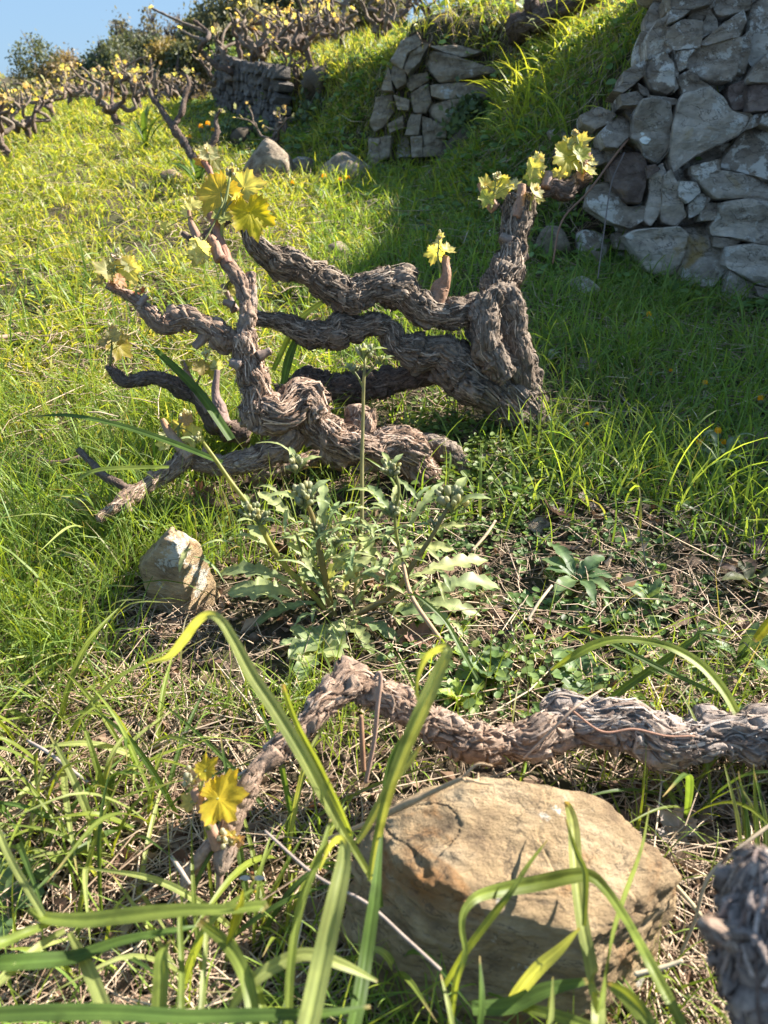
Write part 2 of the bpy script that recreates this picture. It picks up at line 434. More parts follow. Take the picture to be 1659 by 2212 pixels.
def blades(P, length, width, az, lean, bend, c0, c1, nseg=4, wave=0.0):
    """many grass blades as one mesh; colour from base c0 to tip c1 (n,3)"""
    n = len(P)
    t = np.linspace(0, 1, nseg + 1)
    th = lean[:, None] + bend[:, None] * t[None] ** 1.4
    dh = np.sin(th); dz = np.cos(th)
    h = np.concatenate([np.zeros((n, 1)), np.cumsum((dh[:, :-1] + dh[:, 1:]) / 2, 1)], 1) / nseg * length[:, None]
    z = np.concatenate([np.zeros((n, 1)), np.cumsum((dz[:, :-1] + dz[:, 1:]) / 2, 1)], 1) / nseg * length[:, None]
    az2 = az[:, None] + wave * t[None] * rng.normal(0, 1, (n, 1))
    ca, sa = np.cos(az2), np.sin(az2)
    C = np.stack([P[:, None, 0] + h * ca, P[:, None, 1] + h * sa, P[:, None, 2] - 0.004 + z], -1)
    wt = np.minimum(1, np.minimum(0.55 + t * 3, 1)) * (1 - t ** 2.2) + 0.02
    tw = rng.normal(0, 0.5, (n, 1)) + rng.normal(0, 0.8, (n, 1)) * t[None]
    sx, sy = -sa * np.cos(tw), ca * np.cos(tw)
    S = np.stack([sx, sy, np.sin(tw)], -1) * (width[:, None] * wt[None] / 2)[..., None]
    V = np.stack([C - S, C + S], 2).reshape(-1, 3)
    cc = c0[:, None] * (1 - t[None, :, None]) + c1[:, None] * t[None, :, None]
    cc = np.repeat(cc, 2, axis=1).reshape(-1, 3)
    base = (np.arange(n) * (nseg + 1) * 2)[:, None]; i = np.arange(nseg)[None] * 2
    q = np.stack([base + i, base + i + 1, base + i + 3, base + i + 2], -1).reshape(-1, 4)
    return V, q, cc

def palette(n, cols, jit=0.15):
    cols = np.array(cols); k = rng.random(n) * (len(cols) - 1); i = np.floor(k).astype(int); f = (k - i)[:, None]
    c = cols[i] * (1 - f) + cols[np.minimum(i + 1, len(cols) - 1)] * f
    return np.clip(c * (1 + rng.normal(0, jit, (n, 1))), 0.01, 0.9)
# ------------------------------------------------------------------ stones
def poly_stone(P2, thick, bulge, seed, tilt=0.18, M_=44, rough=0.05):
    """a rough stone from its face outline (n,2) in metres: returns V (x right, y up, z out of the wall), faces"""
    rs = np.random.default_rng(seed)
    P2 = np.asarray(P2, float); n = len(P2)
    nx = np.roll(P2, -1, 0); L = np.linalg.norm(nx - P2, axis=1); cum = np.concatenate([[0], np.cumsum(L)])
    s = np.linspace(0, cum[-1], M_, endpoint=False); k = np.clip(np.searchsorted(cum, s, 'right') - 1, 0, n - 1)
    t = ((s - cum[k]) / L[k])[:, None]; B = P2[k] * (1 - t) + nx[k] * t
    B = 0.92 * B + 0.04 * (np.roll(B, 1, 0) + np.roll(B, -1, 0))
    c = B.mean(0); size = math.sqrt(max(1e-6, abs(np.sum(B[:, 0] * np.roll(B[:, 1], -1) - B[:, 1] * np.roll(B[:, 0], -1))) / 2))
    g = rs.normal(0, tilt, 2); ang = rs.random() * 6.28
    FAC = np.column_stack([rs.normal(0, 0.11, (4, 2)), rs.uniform(0.0, 0.03, 4)])
    rings = [(0.80, -thick), (0.97, -thick * 0.6), (1.0, -thick * 0.25), (1.0, -0.10 * size), (0.985, -0.03 * size), (0.95, 0.0)]
    rings += [(f, bulge * (1 - (f / 0.95) ** 3) + 0.0) for f in (0.88, 0.78, 0.66, 0.54, 0.42, 0.3, 0.18, 0.08)]
    V = []
    for f, z in rings:
        q = c + (B - c) * f
        zz = np.full(M_, z)
        if z > -0.08 * size - 1e-9:
            zz = zz + (q - c) @ g * 0.8
            fold = (q - c) @ np.array([math.cos(ang), math.sin(ang)])
            qq = (q - c) @ FAC[:, :2].T + FAC[:, 2][None] * size
            zz = zz + np.min(qq, 1)
        V.append(np.column_stack([q, zz]))
    V = np.concatenate(V)
    q3 = V * np.array([1, 1, 1.0]) / size
    nz = fbm(q3 * np.array([2.2, 2.2, 1.5]) + seed * 7.1, 4, seed)
    nz2 = 1 - 2 * np.abs(noise(q3 * np.array([1.2, 3.0, 1.0]) + seed * 3.3, seed + 9))
    lay = noise(q3 * np.array([0.9, 2.6, 1.0]) + seed * 1.9, seed + 13) * 3.2; lay = np.floor(lay) + sstep(0.35, 0.65, lay - np.floor(lay))
    V[:, 2] += rough * size * (1.3 * nz + 0.5 * nz2 + 0.8 * lay)
    V[:, 0] += 0.035 * size * fbm(q3 * 4.0 + 11 + seed, 3, seed + 3); V[:, 1] += 0.035 * size * fbm(q3 * 4.0 + 23 + seed, 3, seed + 4)
    Fq = grid_faces(len(rings), M_)
    m = len(V); V = np.vstack([V, V[:M_].mean(0), V[-M_:].mean(0)])
    j = np.arange(M_); j2 = (j + 1) % M_; o = (len(rings) - 1) * M_
    Ft = np.vstack([np.stack([np.full(M_, m), j2, j], 1), np.stack([np.full(M_, m + 1), o + j, o + j2], 1)])
    return V, [Ft, Fq]

def wall_stones(parent, polys, tr, p0, nrm, mat, thick, seed0, bulge=0.012):
    """stones whose faces lie on the wall plane through p0; polys in picture pixels of a crop with transform tr"""
    nrm = unit(np.array(nrm, float)); e1 = unit(np.cross([0, 0, 1.0], nrm)); e2 = np.cross(nrm, e1)
    base = np.array(parent.location)
    for k, poly in enumerate(polys):
        rs = np.random.default_rng(seed0 + k)
        off = rs.uniform(-0.035, 0.05) * (seed0 != 99)
        pts = []
        for (a, b) in poly:
            r = ray(*tr(a, b)); t = ((p0 + nrm * off - EYE) @ nrm) / (r @ nrm); q = EYE + r * t - p0 - nrm * off
            pts.append((q @ e1, q @ e2))
        pts = np.array(pts); pc = pts.mean(0); pts = pc + (pts - pc) * 1.045
        area = np.ptp(pts, axis=0); sz = math.sqrt(area[0] * area[1])
        V, Fs = poly_stone(pts, max(thick, sz * 0.6), bulge * sz, seed0 + k)
        o0 = p0 + nrm * off + e1 * pc[0] + e2 * pc[1]
        W = (p0 + nrm * off) + V[:, :1] * e1 + V[:, 1:2] * e2 + V[:, 2:] * nrm
        o = mk('stone' if seed0 != 99 else 'lichen_patch', W, Fs, mat if not callable(mat) else mat(k), parent, None if seed0 != 99 else (0.72, 0.74, 0.72), True, o0, 28)
        o.location = tuple(o0 - base)

trR = lambda a, b: ((1700 + a / 2.0738) / 1.507, b / 2.0738 / 1.507)
trM = lambda a, b: ((1100 + a / 2.37) / 1.507, b / 2.37 / 1.507)
trL = lambda a, b: ((600 + a / 2.37) / 1.507, b / 2.37 / 1.507)

RIGHT = [
 [(985,-40),(1290,-40),(1300,0),(1275,25),(1150,60),(1060,85),(1000,55)], [(1005,60),(1140,62),(1090,110),(975,168),(990,110)],
 [(1110,138),(1150,72),(1290,28),(1275,70),(1220,140)], [(1270,40),(1320,130),(1320,200),(1215,255),(1225,160)],
 [(985,190),(1090,130),(1220,140),(1215,250),(1200,320),(1030,335),(972,270)], [(905,150),(985,110),(990,175),(960,230),(1010,340),(960,400),(850,385),(845,250)],
 [(850,410),(960,350),(1020,420),(1030,600),(980,632),(880,592),(838,500)], [(972,345),(1010,358),(1055,480),(1055,590),(1015,628),(1022,450)],
 [(1030,345),(1160,340),(1115,400),(1110,455),(1060,480)], [(1110,385),(1160,340),(1360,250),(1475,270),(1455,480),(1420,532),(1290,548),(1180,512),(1115,445)],
 [(1200,290),(1330,180),(1500,60),(1515,150),(1465,245),(1250,300)], [(1280,-20),(1555,-20),(1545,55),(1360,112),(1310,95)],
 [(1480,250),(1545,200),(1545,350),(1505,490),(1455,480),(1472,300)], [(1550,30),(1640,-40),(1750,-20),(1750,330),(1660,360),(1580,470),(1540,400),(1548,150)],
 [(1590,430),(1665,355),(1760,350),(1750,555),(1540,552),(1535,520)], [(1530,572),(1660,555),(1760,590),(1760,740),(1660,748),(1530,752)],
 [(1395,580),(1500,540),(1525,600),(1512,732),(1425,742),(1388,650)], [(1050,520),(1150,460),(1200,540),(1265,565),(1250,612),(1160,642),(1090,622)],
 [(1090,640),(1280,575),(1380,680),(1420,742),(1560,772),(1530,840),(1440,920),(1210,1030),(1030,1150),(1010,1050),(1020,850),(1050,720)],
 [(800,690),(870,670),(1000,700),(1015,800),(1000,1000),(920,1092),(830,1050),(800,960),(740,930),(750,780)], [(855,640),(1080,668),(1065,702),(980,705),(860,660)],
 [(780,560),(850,600),(862,642),(800,645)], [(660,640),(780,610),(825,650),(790,705),(670,712)], [(690,480),(830,400),(835,500),(760,560),(680,552)],
 [(612,612),(680,560),(770,560),(680,625)], [(590,830),(690,755),(735,800),(742,900),(640,1000),(550,1000),(520,900)],
 [(400,770),(520,720),(640,770),(590,830),(500,870),(410,830)], [(420,1000),(540,1000),(570,1090),(480,1130),(395,1065)],
 [(590,1120),(680,1030),(800,1020),(845,1090),(832,1250),(800,1372),(700,1362),(610,1260)], [(470,1250),(600,1230),(690,1365),(770,1465),(832,1385),(812,1500),(720,1542),(600,1500),(440,1400)],
 [(850,1170),(955,1095),(975,1200),(952,1400),(870,1522),(820,1480),(860,1300)], [(950,1190),(1000,1150),(1055,1260),(1112,1450),(1045,1522),(960,1500),(940,1440)],
 [(1000,1020),(1065,1112),(990,1162),(958,1090)], [(838,1120),(900,1108),(935,1140),(850,1205)], [(1065,1220),(1180,1230),(1205,1300),(1120,1372),(1058,1320)],
 [(1125,1380),(1210,1300),(1275,1340),(1200,1442),(1130,1472)], [(1480,900),(1560,860),(1660,880),(1780,900),(1780,1230),(1660,1230),(1500,1172),(1340,1130),(1370,1060)],
 [(1150,1120),(1340,1070),(1340,1150),(1190,1192),(1148,1172)], [(1160,1192),(1330,1150),(1500,1172),(1780,1250),(1780,1380),(1490,1335),(1300,1345),(1210,1270)],
 [(1208,1370),(1342,1368),(1332,1482),(1200,1492)], [(1345,1370),(1500,1345),(1780,1385),(1780,1680),(1480,1612),(1300,1582),(1288,1522),(1330,1470)],
 [(690,1600),(760,1558),(1060,1532),(1125,1590),(1085,1760),(1045,1900),(850,1830)], [(1070,1540),(1270,1508),(1300,1680),(1375,1700),(1385,1830),(1280,1930),(1045,1930),(1090,1740),(1132,1590)],
 [(1288,1600),(1400,1610),(1485,1622),(1400,1682),(1290,1665)], [(1388,1670),(1560,1650),(1780,1690),(1780,1980),(1570,1902),(1375,1800)],
 [(1400,1830),(1560,1918),(1575,1990),(1420,2125),(1325,2100)], [(1570,1930),(1780,1970),(1780,2060),(1590,1998)], [(1640,765),(1780,740),(1780,860),(1660,850),(1612,832)],
 [(1575,770),(1640,760),(1610,840),(1480,890)], [(700,730),(745,700),(745,790),(700,800)], [(545,1010),(640,1000),(590,1110),(560,1080)]]
wr = empty('retaining_wall', (1.5, 3.1, 0.1), 'tall grey dry stone terrace wall with big slabs, rising on the right out of the picture', 'stone wall')
pR = np.array([1.62, 3.06, 0.15]); nR = (-0.10, -0.97, 0.20)
PALE = {7, 18, 19, 30, 31, 32, 38, 40, 41, 42, 44, 45}
wall_stones(wr, RIGHT, trR, pR, nR, lambda k: M['schist_pale'] if k in PALE else M['schist_dark'] if k in (15, 28, 33, 16) else M['schist'], 0.22, 100)
an_ = np.linspace(0, 6.283, 12, endpoint=False)
wall_stones(wr, [[(830 + 38 * math.cos(q), 925 + 50 * math.sin(q)) for q in an_]], trR, pR + 0.045 * unit(np.array(nR)), nR, M['white'], 0.05, 99)
# the wall goes on to the right, unseen, its height shaped for the shadow
nRu = unit(np.array(nR)); 
def more_wall(parent, A, B, h, seed, sz, mat, batter=0.2):
    """courses of procedural stones along a straight stretch A -> B (ground points), h high"""
    A, B = np.array(A, float), np.array(B, float); L = np.linalg.norm(B - A); e1 = (B - A) / L
    nrm = unit(np.array([e1[1], -e1[0], batter])); rs = np.random.default_rng(seed); base = np.array(parent.location)
    e13 = np.array([e1[0], e1[1], 0]); e2 = np.cross(nrm, e13); k = 0
    y = -0.04
    while y < h:
        ch = sz * rs.uniform(0.7, 1.25); x = -rs.random() * sz
        while x < L:
            cw = sz * rs.uniform(0.8, 2.3); hh = ch * rs.uniform(0.85, 1.15)
            m = 7; an = np.linspace(0, 6.283, m, endpoint=False) + rs.uniform(0, 0.6)
            sq = np.stack([np.sign(np.cos(an)) * np.abs(np.cos(an)) ** 0.5, np.sign(np.sin(an)) * np.abs(np.sin(an)) ** 0.5], 1)
            P2 = sq * np.array([cw, hh]) * 0.53 * rs.uniform(0.88, 1.08, (m, 1)); rt = rs.normal(0, 0.12)
            P2 = P2 @ np.array([[math.cos(rt), math.sin(rt)], [-math.sin(rt), math.cos(rt)]])
            V, Fs = poly_stone(P2, 0.9 * sz + 0.06, 0.015 * sz, seed * 31 + k, M_=28)
            gp = A + (B - A) * np.clip((x + cw / 2) / L, 0, 1); z0 = ground(gp[0] + nrm[0] * 0.25, gp[1] + nrm[1] * 0.25)[0]
            o0 = np.array([gp[0], gp[1], z0]) + e2 * (y + ch / 2) + nrm * rs.uniform(-0.03, 0.03) + e13 * 0
            W = V[:, :1] * e13 + V[:, 1:2] * e2 + V[:, 2:] * nrm
            o = mk('stone', W, Fs, mat, parent, sharp=28); o.location = tuple(o0 - base)
            x += cw * 0.98; k += 1
        y += ch * 0.94
more_wall(wr, (1.0, 3.235), (1.97, 3.10), 1.2, 12, 0.10, M['schist'])
more_wall(wr, (1.90, 2.93), (2.5, 2.15), 1.5, 7, 0.20, M['schist'])
more_wall(wr, (2.5, 2.15), (3.1, 1.0), 1.1, 8, 0.24, M['schist'])

MID = [
 [(600,240),(645,330),(530,420),(500,535),(408,470),(490,310)], [(640,300),(705,330),(625,480),(540,582),(518,520),(560,400)], [(720,390),(820,402),(960,452),(1260,545),(1080,588),(790,632),(740,590),(668,490)],
 [(700,350),(960,348),(1115,392),(960,440),(820,402)], [(720,660),(960,628),(1052,642),(1042,740),(820,768),(728,742)], [(690,800),(960,760),(1080,760),(1112,900),(1050,962),(830,972),(718,900)],
 [(1060,640),(1320,605),(1340,680),(1160,772),(1060,742)], [(418,500),(522,540),(522,640),(450,682),(408,600)], [(328,690),(390,520),(412,600),(420,702)], [(300,760),(410,720),(432,850),(362,960),(280,1012),(248,960)],
 [(430,730),(552,770),(542,852),(458,842)], [(548,580),(690,560),(702,622),(560,702),(528,660)], [(558,720),(690,640),(722,780),(680,872),(578,862)], [(378,960),(500,890),(502,982),(400,1022)],
 [(558,880),(642,870),(622,1042),(518,1042)], [(648,900),(722,920),(762,1040),(740,1132),(658,1132)], [(738,930),(832,980),(832,1062),(760,1062)], [(230,1060),(322,1060),(312,1290),(228,1295)],
 [(328,1060),(412,1050),(392,1220),(318,1230)], [(438,1050),(542,1050),(562,1210),(438,1220)], [(558,1050),(652,1050),(652,1210),(568,1210)], [(660,1140),(760,1070),(840,1075),(820,1200),(660,1210)], [(1060,980),(1160,930),(1180,1060),(1070,1090)]]
pm = hit(*trM(650, 1190))[0] + np.array([0, -0.04, 0])
wm = empty('retaining_wall', pm, 'short broken stretch of terrace wall in the grass bank, with a sunlit wedge stone on top', 'stone wall')
wall_stones(wm, MID, trM, pm, (-0.22, -0.96, 0.16), M['grey'], 0.25, 300)
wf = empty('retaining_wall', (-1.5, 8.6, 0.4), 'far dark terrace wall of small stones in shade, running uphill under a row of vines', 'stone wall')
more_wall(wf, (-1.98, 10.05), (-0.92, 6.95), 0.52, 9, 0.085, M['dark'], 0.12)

# loose rocks
def plane_rock(ax, planes, seed, sub=5, k=26.0, rough=0.03):
    """rock cut by planes (normal, distance), softened edges, layered relief; returns local V, F"""
    V, Fc = ico(sub); r = 0
    N = unit(np.array([p[:3] for p in planes], float)); d = np.array([p[3] for p in planes])
    q = np.maximum(V @ N.T, 1e-3) / d
    r = 1 / (np.sum(q ** k, 1) ** (1 / k))
    P = V * r[:, None]
    nn = fbm(P * 5 + seed, 5, seed); st = noise(P * np.array([3, 3, 13.0]) + seed, seed + 5)
    lay = noise(P * np.array([1.5, 1.5, 7.0]) + seed, seed + 6) * 3; lay = np.floor(lay) + sstep(0.3, 0.7, lay - np.floor(lay))
    crack = sstep(0.0, 0.035, np.abs(noise(P * np.array([1.4, 1.4, 3.0]) + seed * 2.1, seed + 8)))
    P = P * (1 + rough * 1.6 * nn + rough * 0.5 * st + rough * 0.35 * lay - 0.022 * (1 - crack))[:, None]
    return P * np.array(ax), Fc

def rand_planes(seed, n=20, flat=1.0):
    rs = np.random.default_rng(seed); out = []
    for i in range(n):
        v = unit(rs.normal(size=3)); out.append((*v, rs.uniform(0.70, 0.88)))
    return out + [(1,0,0,1),(-1,0,0,1),(0,1,0,1),(0,-1,0,1),(0,0,1,0.85),(0,0,-1,1)]

def rock(u, v, dep, wpx, hpx, label, mat, seed, depth_f=0.8, planes=None, rot=0.0, sub=4, sink=0.25, tilt=(0, 0), rough=0.03):
    """rock whose centre is seen at u, v; size from its outline"""
    if dep is None: dep = hit(u, v + hpx * 0.42)[1]
    c = at(u, v, dep); s = dep / F / 2
    ax = (wpx * s, wpx * s * depth_f, hpx * s * 1.12)
    V, Fc = plane_rock(ax, planes or rand_planes(seed), seed, sub, 26 if planes else 12, rough)
    from mathutils import Euler
    Rm = np.array(Euler((tilt[0], tilt[1], rot)).to_matrix())
    o = mk('rock', V @ Rm.T, [Fc], mat, sharp=40); o.location = tuple(c)
    return tag(o, label, 'rock')
BIG = [(0.20,-0.16,0.96,0.66),(0.55,0.05,0.84,0.86),(-0.45,-0.1,0.88,0.86),(-0.12,-0.95,0.18,0.86),(-0.75,-0.55,0.25,0.93),(0.80,-0.56,0.10,0.86),(0.85,0.45,0.30,0.93),(0,1,0.15,0.9),(-1,0.2,0,1.0),(0,0,-1,1.0),(0.1,0.8,0.55,0.92),(-0.6,0.5,0.6,0.95),(0.98,0,-0.1,1)]
rock(1112, 1905, 0.80, 670, 410, 'large tan boulder behind broad grass blades, its top face sunlit', M['tan'], 41, 0.62, BIG, R(-6), 7, rough=0.036)
LST = [(-0.12,-0.95,0.30,0.72),(0.95,-0.2,0.22,0.74),(-0.62,-0.1,0.78,0.74),(0.35,0.1,0.92,0.98),(0.1,0.9,0.2,0.9),(-0.9,-0.4,-0.1,0.95),(0,0,-1,1),(0.1,-0.3,1,1.05)]
rock(374, 1240, 1.30, 150, 188, 'upright tan stone with a lit right edge beside bare soil', M['tan'], 42, 0.62, LST, R(-14), 5)
DOME = [(0.1,0,1,.95),(.6,0,.8,.82),(-.7,0,.7,.76),(0,-.7,.7,.84),(-.9,-.2,.3,.88),(.95,-.2,.1,.93),(0,-1,.1,.9),(0,1,0,1),(0,0,-1,1),(.4,-.5,.8,.84),(-.4,-.6,.7,.80)]
for (u, v, wp, hp, lab, mt, sd_) in [
    (583, 356, 94, 94, 'rounded upright tan rock at the foot of the bank, below a small twiggy vine', 'grey', 51), (652, 364, 74, 52, 'small grey rock between the tan rock and a dark round rock', 'grey', 52),
    (738, 372, 106, 72, 'dark round rock under the bank nearest to the broken wall', 'grey', 53), (372, 383, 60, 36, 'low pale flat rock in the lit grass behind the yellow vine leaves', 'tan', 54),
    (1192, 523, 88, 84, 'lichen spotted rock lying before the tall wall, left of its darker neighbour', 'grey', 55), (1278, 527, 92, 66, 'dark rock lying right of the lichen spotted rock before the tall wall', 'schist', 56),
    (1258, 624, 92, 52, 'low whitish rock in the grass in front of the two wall foot rocks', 'schist', 57), (726, 546, 62, 52, 'small brown stone in the grass behind the knotted vine arm', 'grey', 58),
    (1272, 792, 84, 34, 'flat brown stone almost buried in the green herbs', 'grey', 59), (812, 447, 64, 36, 'small brown stone on the sunlit patch under the bank', 'grey', 60),
    (1160, 1135, 70, 30, 'low stone half sunk in dry straw near dead leaves', 'grey', 61), (1205, 292, 70, 30, 'pale slab lying on the bank by the wall end', 'schist', 62),
    (1110, 250, 60, 40, 'grey stone poking from the grassy bank right of the broken wall', 'grey', 63), (955, 880, 0, 0, '', '', 0)]:
    if wp: rock(u, v, None, wp, hp, lab, M[mt], sd_, 0.8, DOME if sd_ in (51, 53) else None, 0.2 if sd_ == 51 else sd_ * 1.3, 4 if sd_ != 51 else 5)
# ------------------------------------------------------------------ vines
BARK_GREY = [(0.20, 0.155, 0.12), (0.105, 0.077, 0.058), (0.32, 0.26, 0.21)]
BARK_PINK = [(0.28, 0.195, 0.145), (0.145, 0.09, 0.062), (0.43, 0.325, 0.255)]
BARK_FAR = [(0.135, 0.095, 0.075), (0.09, 0.063, 0.05), (0.19, 0.14, 0.115)]

def bark_tube(P, rad, seed, res=0.0025, shag=1.0, pal=BARK_GREY, twist=1.5, flakes=0.55, knots=True, fiber=0.017, wart=0.95):
    """gnarled old vine wood: ridged, twisted, flaking bark. returns V, faces, colours"""
    rs = np.random.default_rng(seed)
    P = np.asarray(P, float); rad = np.asarray(rad, float)
    L = np.sum(np.linalg.norm(np.diff(P, axis=0), axis=1)); n = int(np.clip(L / res, 8, 900))
    C4 = catmull(np.column_stack([P, rad]), n); C, r = C4[:, :3], np.maximum(C4[:, 3], 0.002)
    wob = fbm(C * 14 + seed, 2, seed)[:, None] * np.array([1, .6, .8]) + fbm(C * 14 + seed + 50, 2, seed + 1)[:, None] * np.array([-.5, 1, .6])
    C = C + wob * r[:, None] * 0.48 * np.minimum(np.arange(n), n - 1 - np.arange(n)).clip(0, 12)[:, None] / 12
    r = r * (1 + 0.30 * np.clip(noise(np.stack([np.arange(n) * L / n / 0.055, np.full(n, seed * 1.37), np.zeros(n)], 1), seed + 31), -.7, .8) * (1 if knots else 0.2))
    T, N, B = frames(C)
    rm = r.max(); nth = int(np.clip(2 * np.pi * rm / res, 10, 190))
    th = np.linspace(0, 2 * np.pi, nth, endpoint=False)
    s = np.concatenate([[0], np.cumsum(np.linalg.norm(np.diff(C, axis=0), axis=1))])
    S, TH = [a.ravel() for a in np.meshgrid(s, th, indexing='ij')]; RR = np.repeat(r, nth)
    tw = TH + twist * S + 0.7 * noise(np.stack([np.cos(TH) * RR * 40, np.sin(TH) * RR * 40, S * 34], 1) + seed, seed)
    cx_, sx_ = np.cos(tw) * RR, np.sin(tw) * RR
    def rid(f, fs, sd, sh=2.4):
        return 1 - sh * np.abs(noise(np.stack([cx_ / f, sx_ / f, S / fs], 1) + sd * 1.7, seed + sd))
    a1 = rid(fiber, fiber * 5.5, 1); a2 = rid(fiber * 0.45, fiber * 3.0, 2)
    lump = noise(np.stack([np.cos(TH) * RR / 0.045, np.sin(TH) * RR / 0.045, S / 0.055], 1) + seed, seed + 7)
    lump2 = noise(np.stack([np.cos(TH) * RR / 0.02, np.sin(TH) * RR / 0.02, S / 0.024], 1) + seed, seed + 17)
    plate = noise(np.stack([cx_ / (fiber * 1.4), sx_ / (fiber * 1.4), S / (fiber * 2.2)], 1) + seed, seed + 8)
    # bark plates: cells along the grain, each tilted, with open gaps between; in places coarse warty lumps instead
    wv = noise(np.stack([np.cos(TH) * RR * 60, np.sin(TH) * RR * 60, S * 40], 1) + seed, seed + 21)
    def cells(cw, clen, sd, wq):
        nc = max(5, int(round(2 * np.pi * r.mean() / cw)))
        gu = (tw + wq * wv) / (2 * np.pi) * nc; gv = S / clen + wq * wv
        iu = np.floor(gu).astype(np.int64); iv_ = np.floor(gv).astype(np.int64); F1 = np.full(len(gu), 9.); F2 = F1.copy(); cid = np.zeros(len(gu)); along = np.zeros(len(gu))
        for du in (-1, 0, 1):
            for dv in (-1, 0, 1):
                ju = iu + du; jv = iv_ + dv; h1, h2, h3 = [_hash(ju % nc, jv, ju * 0 + q, seed + sd) / 4294967296. for q in (1, 2, 3)]
                ddu = ju + h1 - gu; ddv = jv + h2 - gv; dd_ = np.hypot(ddu, ddv); m = dd_ < F1
                F2 = np.where(m, F1, np.minimum(F2, dd_)); F1 = np.where(m, dd_, F1); cid = np.where(m, h3, cid); along = np.where(m, ddv, along)
        return sstep(0.02, 0.25, F2 - F1), cid, along
    gap, cid, along = cells(fiber * 0.52, fiber * 3.0, 0, 0.35)
    amp = np.minimum(0.0095, 0.20 * RR) * shag
    fib = 0.5 * a1 + 0.30 * a2 + gap * (0.45 + 0.75 * cid) + 0.7 * (cid - 0.35) * along - 0.75
    if wart > 0:
        g2, c2, al2 = cells(fiber * 0.75, fiber * 1.1, 40, 0.5)
        wm = sstep(0.15 - wart * 0.5, 0.5 - wart * 0.5, noise(np.stack([np.cos(TH) * RR / 0.06, np.sin(TH) * RR / 0.06, S / 0.09], 1) + seed * 2.3, seed + 41))
        fib = fib * (1 - wm) + wm * (g2 * (0.5 + 1.5 * c2) + 0.35 * a2 + 0.9 * (c2 - .5) * al2 - 0.95)
        cid = np.where(wm > .5, c2, cid)
    disp = amp * fib + RR * (0.26 * lump + 0.13 * lump2)
    if knots:
        for _ in range(max(1, int(L / 0.075))):
            k0, t0, w0 = rs.random() * s[-1], rs.random() * 6.28, rs.uniform(0.3, 0.8)
            rl = np.interp(k0, s, r)
            dd = ((S - k0) / (rl * w0)) ** 2 + ((np.angle(np.exp(1j * (TH - t0)))) / w0) ** 2
            disp += rl * rs.uniform(0.2, 0.6) * np.exp(-dd * 1.5)
    ends = np.minimum(S, s[-1] - S)
    RRd = RR + disp
    dirs = np.cos(TH)[:, None] * np.repeat(N, nth, 0) + np.sin(TH)[:, None] * np.repeat(B, nth, 0)
    V = np.repeat(C, nth, 0) + RRd[:, None] * dirs
    pal = np.array(pal)
    st = noise(np.stack([cx_ / 0.006, sx_ / 0.006, S / 0.06], 1) + seed + 3, seed + 11)
    st2 = noise(np.stack([cx_ / 0.03, sx_ / 0.03, S / 0.08], 1) + seed + 5, seed + 12)
    k = np.clip(0.35 + 0.7 * st + 0.6 * (cid - 0.4), 0, 1)[:, None]
    c = pal[1] * (1 - k) + pal[2] * k
    c = c * 0.5 + 0.5 * (pal[0] * (1 - np.clip(st2, 0, 1)[:, None]) + np.array([0.34, 0.31, 0.29]) * (pal[0].mean() / 0.17) * np.clip(st2, 0, 1)[:, None])
    Fq = grid_faces(n, nth)
    m = len(V); V = np.vstack([V, C[0] - T[0] * r[0] * 0.15, C[-1] + T[-1] * r[-1] * 0.25]); c = np.vstack([c, pal[0], pal[2] * 1.1])
    j = np.arange(nth); j2 = (j + 1) % nth; o = (n - 1) * nth
    Ft = np.vstack([np.stack([np.full(nth, m), j2, j], 1), np.stack([np.full(nth, m + 1), o + j, o + j2], 1)])
    if flakes > 0:
        nf = int(flakes * L * rm * 2 * np.pi / 0.000055)
        nf = min(nf, 4200)
        i0 = rs.integers(2, max(3, n - 3), nf); t0 = rs.random(nf) * 6.28
        ln = rs.uniform(0.012, 0.05, nf) * np.clip(rm / 0.035, 0.5, 1.3); wd = rs.uniform(0.0010, 0.0034, nf) * np.clip(rm / 0.03, 0.5, 1.2)
        dsn = ln / np.maximum(s[-1] / n, 1e-5)
        sk = rs.normal(0, 0.25, nf); lift = rs.uniform(0.0008, 0.008, nf) * np.clip(rm / 0.03, 0.4, 1.1); le = rs.random(nf)
        FV = []
        for q, tq in enumerate((0, 0.33, 0.66, 1.0)):
            ii = np.clip(i0 + dsn * tq, 0, n - 1).astype(int)
            tt = t0 - (twist * 0.8 * ln * tq) + sk * ln * tq / np.maximum(r[ii], 0.004)
            jj = np.round(tt / (2 * np.pi) * nth).astype(int) % nth
            rad_ = RRd[ii * nth + jj] + 0.0006 + lift * (le * (1 - tq) ** 2 + (1 - le) * tq ** 2)
            dr = np.cos(tt)[:, None] * N[ii] + np.sin(tt)[:, None] * B[ii]
            ctr = C[ii] + dr * rad_[:, None]; sd = np.cross(T[ii], dr); ww = wd * (1.0, 1.0, 0.85, 0.35)[q] / 2
            FV.append(np.stack([ctr - sd * ww[:, None], ctr + sd * ww[:, None]], 1))
        FV = np.stack(FV, 1).reshape(-1, 3)
        b0 = (np.arange(nf) * 8)[:, None] + len(V); i4 = np.arange(3)[None] * 2
        FQ = np.stack([b0 + i4, b0 + i4 + 1, b0 + i4 + 3, b0 + i4 + 2], -1).reshape(-1, 4)
        fc = np.repeat(pal[rs.integers(0, 3, nf)] * rs.uniform(0.7, 1.45, (nf, 1)), 8, axis=0)
        V = np.vstack([V, FV]); c = np.vstack([c, fc]); Fq = np.vstack([Fq, FQ])
    return V, [Ft, Fq], c

